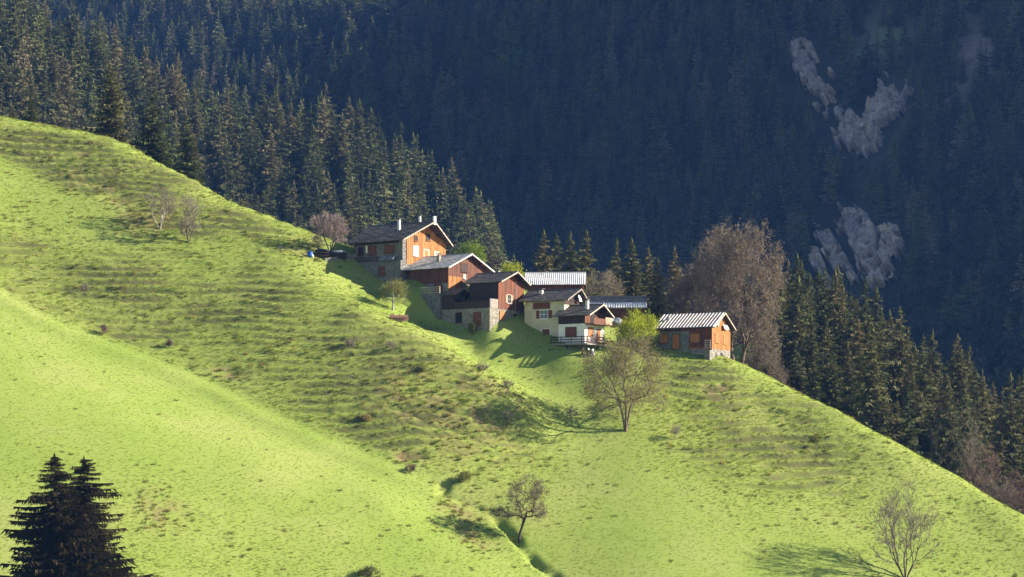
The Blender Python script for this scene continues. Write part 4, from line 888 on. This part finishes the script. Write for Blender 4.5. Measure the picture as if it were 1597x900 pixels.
for i, (px, py, hh, ww, tw, lab) in enumerate(SH):
    if not lab: continue
    dense = tw in ('rough_grass', 'young_leaves')
    p = gpt(px, py); r = np.random.default_rng(100 + i)
    T = ellipsoid_targets(r, 110 if not dense else 150, (0, 0, hh * 0.52), (ww / 2, ww / 2, hh * 0.5), lower=-0.5); T = [t for t in T if t[2] > 0.1]
    st = [stem((0.05 * math.cos(a), 0.05 * math.sin(a), -0.2), (0.2 * ww * math.cos(a) * 0.5, 0.2 * ww * math.sin(a) * 0.5, hh * 0.25)) for a in np.arange(5) * 1.26]
    d = broadleaf(100 + i, st, T, tip=0.008, step=0.35, twigs=9, twig_len=0.42, twig_w=0.012, leaves=8 if dense else 0, leaf=0.16, leaf_spread=0.4, split=0.03)
    tree_obj('shrub', (p[0], p[1], p[2] - 0.1), d, 'bark', tw if not dense else 'twig_haze', tw, lab, 'shrub')

# ------------------------------------------------------------------ conifers
PRO = []      # shared crown and trunk meshes
for s in range(7):
    cv, ct, tv, tf = spruce_np(200 + s, 1.0, (0.22, 0.24, 0.20, 0.27, 0.225, 0.185, 0.25)[s], 22, 11, 6, 0.55, 0.05, top=(0.75, 0.85, 0.7, 0.9, 0.8, 0.7, 0.85)[s], jit=0.8, lopv=0.3)
    PRO.append((mesh_np('spruce_crown', cv, [ct], ['needles']), mesh_np('spruce_trunk', tv, [tf], ['dark_bark'])))
def conifer(loc, H, k, rz, label, group=None, name='spruce_tree', wide=1.0, mat_over=None):
    o = empty(name, (loc[0], loc[1], loc[2] - 0.3), rz, label, 'tree', group); o.scale = (H * wide, H * wide, H)
    link('trunk', PRO[k][1], o); link('crown', PRO[k][0], o); return o
# the two dark spruces of the lower left corner
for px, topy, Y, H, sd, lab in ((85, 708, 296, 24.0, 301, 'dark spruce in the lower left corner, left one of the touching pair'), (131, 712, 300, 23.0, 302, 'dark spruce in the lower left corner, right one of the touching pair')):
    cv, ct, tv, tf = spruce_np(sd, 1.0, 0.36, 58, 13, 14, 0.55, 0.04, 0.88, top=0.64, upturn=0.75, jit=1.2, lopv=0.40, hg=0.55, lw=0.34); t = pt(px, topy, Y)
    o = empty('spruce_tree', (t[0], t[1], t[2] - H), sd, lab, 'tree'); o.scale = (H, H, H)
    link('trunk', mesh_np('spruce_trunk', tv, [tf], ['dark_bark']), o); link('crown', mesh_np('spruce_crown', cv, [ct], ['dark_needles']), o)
# surveyed conifers near the hamlet: (column, row of the tip, distance, height, width factor, label)
NEAR = [(172,96,450,16,1.45,'dark tall spruce standing highest of the three at the left skyline'),(240,140,446,15,1.5,'broad dark spruce, middle of the three at the left skyline'),(292,180,438,12.8,1.2,'dark spruce lowest of the three at the left skyline'),
        (48,148,454,6.6,1.2,'short spruce poking over the far left skyline'),(20,165,452,5,1.2,'very small spruce at the far left end of the skyline'),
        (1026,402,414,12.5,1.35,'very dark slim spruce at the right end of the long barn'),(985,372,436,18,1.3,'spruce right above the long barn roof, tallest there'),(1012,385,442,17,1.1,'spruce behind the right end of the long barn roof'),(962,372,446,18,1.0,'spruce behind the left half of the long barn roof'),
        (848,358,470,20,1.1,'sunlit spruce behind the bright ribbed barn, left of four'),(868,362,476,20,1.0,'sunlit spruce behind the bright ribbed barn, second of four'),(890,360,468,19,1.1,'sunlit spruce behind the bright ribbed barn, third of four'),(915,358,474,20,1.2,'sunlit spruce behind the bright ribbed barn, right of four'),
        (1052,385,446,17,1.0,'spruce tip peeping left of the huge brown tree'),(1245,548,415,11,1.5,'broad low spruce at the forest edge right of the huge brown tree')]
for i, (px, py, Y, H, wd, lab) in enumerate(NEAR):
    t = pt(px, py, Y); conifer((t[0], t[1], t[2] - H + 0.3), H, i % 7, i * 1.7, lab, wide=wd)
# two fresh green larches on the far slope and above the hamlet
for px, py, Y, H, lab in ((797, 30, 1150, 36, 'pale green larch standing out high on the far shaded slope'), (733, 235, 1000, 20, 'pale green larch low on the far slope above the hamlet'), (765, 262, 985, 17, 'small green larch right beside the low one on the far slope')):
    cv, ct, tv, tf = spruce_np(int(px), 1.0, 0.2, 22, 7, 4, 0.2, 0.1); c = mhit(px, py + H / Y * F * 0.9, 880)
    Hh = H * c[1] / Y; o = empty('larch_tree', (c[0], c[1], c[2] - 0.5), 0, lab, 'tree'); o.scale = (Hh,) * 3
    link('trunk', mesh_np('larch_trunk', tv, [tf], ['dark_bark']), o); link('crown', mesh_np('larch_crown', cv, [ct], ['larch_needles']), o)

# ---- candidates for the forest
ROCKS = [((1250,82),(1262,112),(1284,150),16,'pale cliff streak at the upper left of the rock face'),((1300,112),(1302,118),(1304,124),7,'small pale square crag above the large rock face'),((1300,190),(1330,200),(1345,232),25,'large pale cliff, left wedge of the big rock face'),
         ((1400,142),(1378,180),(1350,222),20,'large pale cliff, right slanting arm of the big rock face'),((1320,335),(1345,370),(1372,425),21,'broad pale lower cliff above the forest edge'),((1385,360),(1392,380),(1398,400),14,'right flank of the lower pale cliff'),((1280,360),(1300,395),(1322,432),11,'narrow pale lower cliff left of the broad one'),((1272,400),(1280,425),(1300,450),8,'thin pale rock rib at the foot of the lower cliffs')]
cand = []   # x, y, z, H, kind
def add_forest(x0, x1, y0, y1, sp, hmin, hmax, fz, layer, keep):
    xs = np.arange(x0, x1, sp); ys = np.arange(y0, y1, sp); X, Y = np.meshgrid(xs, ys); X = (X + rng.uniform(-.48, .48, X.shape) * sp).ravel(); Y = (Y + rng.uniform(-.48, .48, Y.shape) * sp).ravel()
    Z = fz(X, Y); H = rng.uniform(hmin, hmax, X.shape) * (0.8 + 0.4 * vnoise(X / 30, Y / 30)); m = keep(X, Y, Z, H)
    cand.append(np.c_[X, Y, Z, H, np.full(X.shape, layer)][m])
def in_frame(X, Y, Z, H, mg=70):
    px, pt_ = proj(X, Y, Z + H); _, pb = proj(X, Y, Z); return (px > -mg) & (px < 1597 + mg) & (pt_ < 900) & (pb > -60)
def above_hill(X, Y, Z, H, marg=0.0):
    """is the tip of the tree seen over the meadow hill?"""
    ok = np.ones(X.shape, bool)
    for y in np.arange(330, 560, 4.0):
        f = y / Y; hz = ground_z(X * f, np.full(X.shape, y)); ok &= ~((hz > (Z + H) * f + marg) & (y < Y - 3))
    return ok
def keepA(X, Y, Z, H):      # right-hand wood on the back of the hill
    px, py = proj(X, Y, Z); sky = np.interp(px, [1145,1200,1300,1400,1500,1597,1800], [398,398,392,386,380,373,364])
    return in_frame(X, Y, Z, H) & (px > 1195) & (Y > sky + 12) & above_hill(X, Y, Z, H)
add_forest(20, 150, 400, 545, 6.2, 14, 23, ground_z, 0, keepA)
def keepB(X, Y, Z, H):
    px, py = proj(X, Y, Z); return in_frame(X, Y, Z, H) & (px < 830) & above_hill(X, Y, Z, H)
add_forest(-240, 30, 690, 905, 6.6, 16, 29, mount, 1, keepB)
rock_px = []
for a, b, c, wd, _ in ROCKS:
    for t in np.linspace(0, 1, 9):
        q = (1 - t) ** 2 * np.array(a) + 2 * t * (1 - t) * np.array(b) + t * t * np.array(c); rock_px.append((*q, wd))
def keepD(X, Y, Z, H):
    px, py = proj(X, Y, Z); ok = in_frame(X, Y, Z, H, 40) & ((Y > 905) | ((px > 830) & (Y > 600))) & above_hill(X, Y, Z, H)
    _, pm = proj(X, Y, Z + H * 0.5)
    _, ptop = proj(X, Y, Z + H)
    for qx, qy, wd in rock_px:
        ok &= ~((np.abs(px - qx) < wd * 1.15) & (py > qy - wd * 1.1) & (py < qy + wd * 1.2))
        low = (np.abs(px - qx) < wd * 1.15) & (py >= qy + wd * 1.2) & (ptop < qy + wd * 1.1); H[low] = np.minimum(H[low], np.maximum(5.0, (py[low] - qy - wd * 1.0) / F * Y[low]))
    for qx, qy, rx, ry in CLEAR + SCREE: ok &= ~((((px - qx) / rx) ** 2 + ((py - qy) / ry) ** 2 < 0.75) & (rng.random(X.shape) < 0.9))
    return ok
add_forest(-420, 330, 600, 1720, 6.6, 13, 24, mount, 2, keepD)
CA = np.concatenate(cand)
px_, py_ = proj(CA[:, 0], CA[:, 1], CA[:, 2] + CA[:, 3]); size = CA[:, 3] / CA[:, 1]; vis = (px_ > -5) & (px_ < 1602) & (py_ > -40) & (CA[:, 4] < 2)
order = np.argsort(-(size * vis)); n_ind = min(280, int(vis.sum())); ind = order[:n_ind]; rest = np.ones(len(CA), bool); rest[ind] = False
print('conifer candidates', len(CA), 'individual', n_ind, 'layers', [(int((CA[:, 4] == k).sum())) for k in (0, 1, 2)])
for i in ind:
    x, y, z, H, ly = CA[i]
    if ly == 0: conifer((x, y, z), H, int(rng.integers(7)), rng.uniform(0, 6.28), 'spruce in the sunlit wood behind the right meadow edge', 'spruces behind the right meadow edge', wide=rng.uniform(0.85, 1.25))
    else: conifer((x, y, z), H, int(rng.integers(7)), rng.uniform(0, 6.28), 'spruce in the sunlit wooded spur behind the left meadow skyline', 'spruces of the wooded spur behind the left skyline', wide=rng.uniform(0.85, 1.25))

# ---- the rest of the forest, and the grass, as instanced stuff
def scatter(name, P, ROT, SCL, IDX, sources, label):
    me = bpy.data.meshes.new(name); me.vertices.add(len(P)); me.vertices.foreach_set('co', np.asarray(P, np.float32).ravel())
    me.attributes.new('rot', 'FLOAT_VECTOR', 'POINT').data.foreach_set('vector', np.asarray(ROT, np.float32).ravel())
    me.attributes.new('scl', 'FLOAT_VECTOR', 'POINT').data.foreach_set('vector', np.asarray(SCL, np.float32).ravel())
    me.attributes.new('idx', 'INT', 'POINT').data.foreach_set('value', np.asarray(IDX, np.int32))
    c = bpy.data.collections.new(name + '_sources')
    for k, m in enumerate(sources): c.objects.link(bpy.data.objects.new('%s_source_%02d' % (name, k), m))
    o = link(name, me); props(o, label, kind='stuff')
    g = bpy.data.node_groups.new(name, 'GeometryNodeTree')
    g.interface.new_socket('Geometry', in_out='INPUT', socket_type='NodeSocketGeometry'); g.interface.new_socket('Geometry', in_out='OUTPUT', socket_type='NodeSocketGeometry')
    gi = g.nodes.new('NodeGroupInput'); go = g.nodes.new('NodeGroupOutput'); ip = g.nodes.new('GeometryNodeInstanceOnPoints'); ci = g.nodes.new('GeometryNodeCollectionInfo')
    ci.inputs['Collection'].default_value = c; ci.inputs['Separate Children'].default_value = True; ci.inputs['Reset Children'].default_value = True
    def na(nm, ty): n = g.nodes.new('GeometryNodeInputNamedAttribute'); n.data_type = ty; n.inputs['Name'].default_value = nm; return n.outputs['Attribute']
    ip.inputs['Pick Instance'].default_value = True
    g.links.new(gi.outputs[0], ip.inputs['Points']); g.links.new(ci.outputs[0], ip.inputs['Instance']); g.links.new(na('idx', 'INT'), ip.inputs['Instance Index'])
    g.links.new(na('rot', 'FLOAT_VECTOR'), ip.inputs['Rotation']); g.links.new(na('scl', 'FLOAT_VECTOR'), ip.inputs['Scale']); g.links.new(ip.outputs[0], go.inputs[0])
    o.modifiers.new('scatter', 'NODES').node_group = g
    return o
def joined(name, data, m1, m2='dark_bark'):
    cv, ct, tv, tf = data; return mesh_np(name, np.concatenate([cv, tv]), [ct, tf + len(cv)], [m1, m2], [0] * len(ct) + [1] * len(tf))
src = [joined('far_spruce', spruce_np(400 + s, 1.0, (0.21, 0.235, 0.19, 0.25, 0.18)[s], 16, 9, 3, 0.5, 0.05, jit=0.7, lopv=0.3), 'far_needles') for s in range(5)]
src += [joined('far_broadleaf', round_np(450 + s), 'broadleaf') for s in range(3)] + [joined('far_bare_larch', spruce_np(470 + s, 1.0, 0.13, 18, 6, 2, 0.2, 0.1, 0.7), 'brown_buds') for s in range(2)]
R_ = CA[rest]; n = len(R_); px_, py_ = proj(R_[:, 0], R_[:, 1], R_[:, 2])
idx = rng.integers(0, 5, n)
bl = (R_[:, 4] == 2) & (vnoise(R_[:, 0] / 60 + 5, R_[:, 1] / 60) + 0.9 * np.clip((px_ - 1380) / 220, 0, 1) * np.clip((py_ - 300) / 150, 0, 1) > 0.98); idx = np.where(bl & (rng.random(n) < 0.7), rng.integers(5, 8, n), idx)
lr = (R_[:, 4] == 2) & (rng.random(n) < 0.06); idx = np.where(lr, rng.integers(8, 10, n), idx)
sc = R_[:, 3] * np.where((idx >= 5) & (idx < 8), 0.75, 1); wd = sc * rng.uniform(0.85, 1.2, n)
P = R_[:, :3].copy(); P[:, 2] -= 0.4
scatter('forest', P, np.c_[np.zeros(n), np.zeros(n), rng.uniform(0, 6.28, n)], np.c_[wd, wd, sc], idx, src, 'dense dark conifer forest covering the shaded far slope')

# ------------------------------------------------------------------ cliffs
def on_slope(PX, PY, Y0):
    """points of the far slope seen at these photo positions, near distance Y0"""
    lo = np.full(PX.shape, Y0 - 130.0); hi = np.full(PX.shape, Y0 + 170.0)
    for _ in range(22):
        mid = (lo + hi) / 2; up = mount((PX - CX) / F * mid, mid) >= (HY - PY) / F * mid; hi = np.where(up, mid, hi); lo = np.where(up, lo, mid)
    return np.stack([(PX - CX) / F * hi, hi, (HY - PY) / F * hi], -1)
for ci_, (a, b, c, wd, lab) in enumerate(ROCKS):
    m = mhit(*b, 880); nu, nv = 96, 60; T = np.linspace(-0.2, 1.2, nu + 1)[:, None, None]; a, b, c = (np.array(q, float) for q in (a, b, c))
    Q = (1 - T) ** 2 * a + 2 * T * (1 - T) * b + T * T * c; tg = 2 * (1 - T) * (b - a) + 2 * T * (c - b); tg /= np.linalg.norm(tg, axis=-1, keepdims=True)
    nn = np.concatenate([-tg[..., 1:], tg[..., :1]], -1); nn = np.where(nn[..., :1] < 0, -nn, nn); u = np.linspace(-1, 1, nv + 1)[None, :, None]
    PP = Q + nn * u * wd * 1.35; PX, PY = PP[..., 0], PP[..., 1]; G = on_slope(PX, PY, m[1])
    e = 1 - np.maximum(np.abs(u[..., 0]), np.abs(np.linspace(-1, 1, nu + 1))[:, None])
    sk = PX * 0.9 + PY * 0.35                                   # strata lean to the right
    rg = 1 - np.abs(fbm(sk / 7.0 + ci_ * 7, PY / 30.0, 4)) * 2; rg2 = fbm(sk / 5.5, PY / 8.0 + ci_, 4); ledge = fbm(PX / 16.0, PY / 3.2 + ci_ * 5, 3)
    ed = e - 0.30 + 0.95 * fbm(PX / 11.0 + 3, PY / 13.0 + ci_ * 3, 5) + 0.15 * rg2
    lift = np.clip(20 * ed, -6, 3.0) + np.where(ed > 0, 1.0, 0.2) * (1.3 * rg + 1.0 * rg2 + 1.3 * ledge)
    V = G + lift[..., None] * np.array((-0.45, -0.72, 0.53)); ia = (np.arange(nu)[:, None] * (nv + 1) + np.arange(nv)[None]).ravel()
    o = link('cliff', mesh_np('cliff', V.reshape(-1, 3), [np.c_[ia, ia + nv + 1, ia + nv + 2, ia + 1]], ['cliff_rock'])); props(o, lab, 'cliff', 'pale cliffs on the far slope')

# ------------------------------------------------------------------ grass tufts
def tuft(seed, nb, hgt, spread, wdt, m):
    r = np.random.default_rng(seed); V = []; T = []
    for k in range(nb):
        a = r.uniform(0, 6.28); rr = spread * math.sqrt(r.random()); b = np.array((rr * math.cos(a), rr * math.sin(a), -0.05)); hh = hgt * r.uniform(0.6, 1.15); ln = r.normal(0, 0.35 * hgt, 2)
        s = r.uniform(0, 6.28); d = np.array((math.cos(s), math.sin(s), 0)) * wdt; n = len(V); V += [b - d, b + d, b + np.array((ln[0], ln[1], hh))]; T.append((n, n + 1, n + 2))
    return mesh_np('tuft', np.array(V), [np.array(T)], [m])
tufts = [tuft(700 + i, 24, 0.17, 0.34, 0.035, 'grass') for i in range(4)] + [tuft(710 + i, 30, 0.34, 0.30, 0.04, 'rough_grass') for i in range(3)]
n = 230000; X = rng.uniform(-112, 104, n); Y = rng.uniform(298, 455, n); Z = ground_z(X, Y); px_, py_ = proj(X, Y, Z)
m = (px_ > -60) & (px_ < 1660) & (py_ < 940) & (py_ > 150)
# only ground turned towards the camera or near a skyline
X, Y, Z = X[m], Y[m], Z[m]; n = len(X)
gi_ = np.clip(np.searchsorted(gx, X), 0, nx - 1); gj_ = np.clip(np.searchsorted(gy, Y), 0, ny - 1); rr = RG[gj_, gi_]; dd = DRY[gj_, gi_]; tu = tus[gj_, gi_]
isr = rng.random(n) < np.clip(0.001 + 0.09 * rr * (tu > 0.05) + 0.25 * dd, 0, 0.85)
idx = np.where(isr, rng.integers(4, 7, n), rng.integers(0, 4, n)); s = rng.uniform(0.7, 1.3, n) * np.where(isr, 0.9 + 0.3 * rr, 0.40 + 0.5 * rr)
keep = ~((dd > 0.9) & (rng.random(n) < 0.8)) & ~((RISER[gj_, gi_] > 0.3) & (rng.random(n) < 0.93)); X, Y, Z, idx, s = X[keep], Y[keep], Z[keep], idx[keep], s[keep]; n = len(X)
scatter('grass', np.c_[X, Y, Z], np.c_[rng.normal(0, 0.12, n), rng.normal(0, 0.12, n), rng.uniform(0, 6.28, n)], np.c_[s, s, s], idx, tufts, 'short bright green pasture grass over the hillside')
print('tufts', n)

# ------------------------------------------------------------------ blue mountain air
hz = MB().box(-950, 1150, -70, 2350, -140, 690)
m = bpy.data.materials.new('haze'); m.use_nodes = True; t = m.node_tree
for nn in list(t.nodes): t.nodes.remove(nn)
out = N(t, 'ShaderNodeOutputMaterial'); pv = N(t, 'ShaderNodeVolumePrincipled'); pv.inputs['Color'].default_value = (0.14, 0.34, 1.0, 1); pv.inputs['Density'].default_value = 0.000052; pv.inputs['Anisotropy'].default_value = 0.1
t.links.new(pv.outputs[0], out.inputs['Volume']); MATS['haze'] = m
ho = hz.build('haze', 'haze'); props(ho, 'thin blue mountain haze filling the valley', kind='stuff')
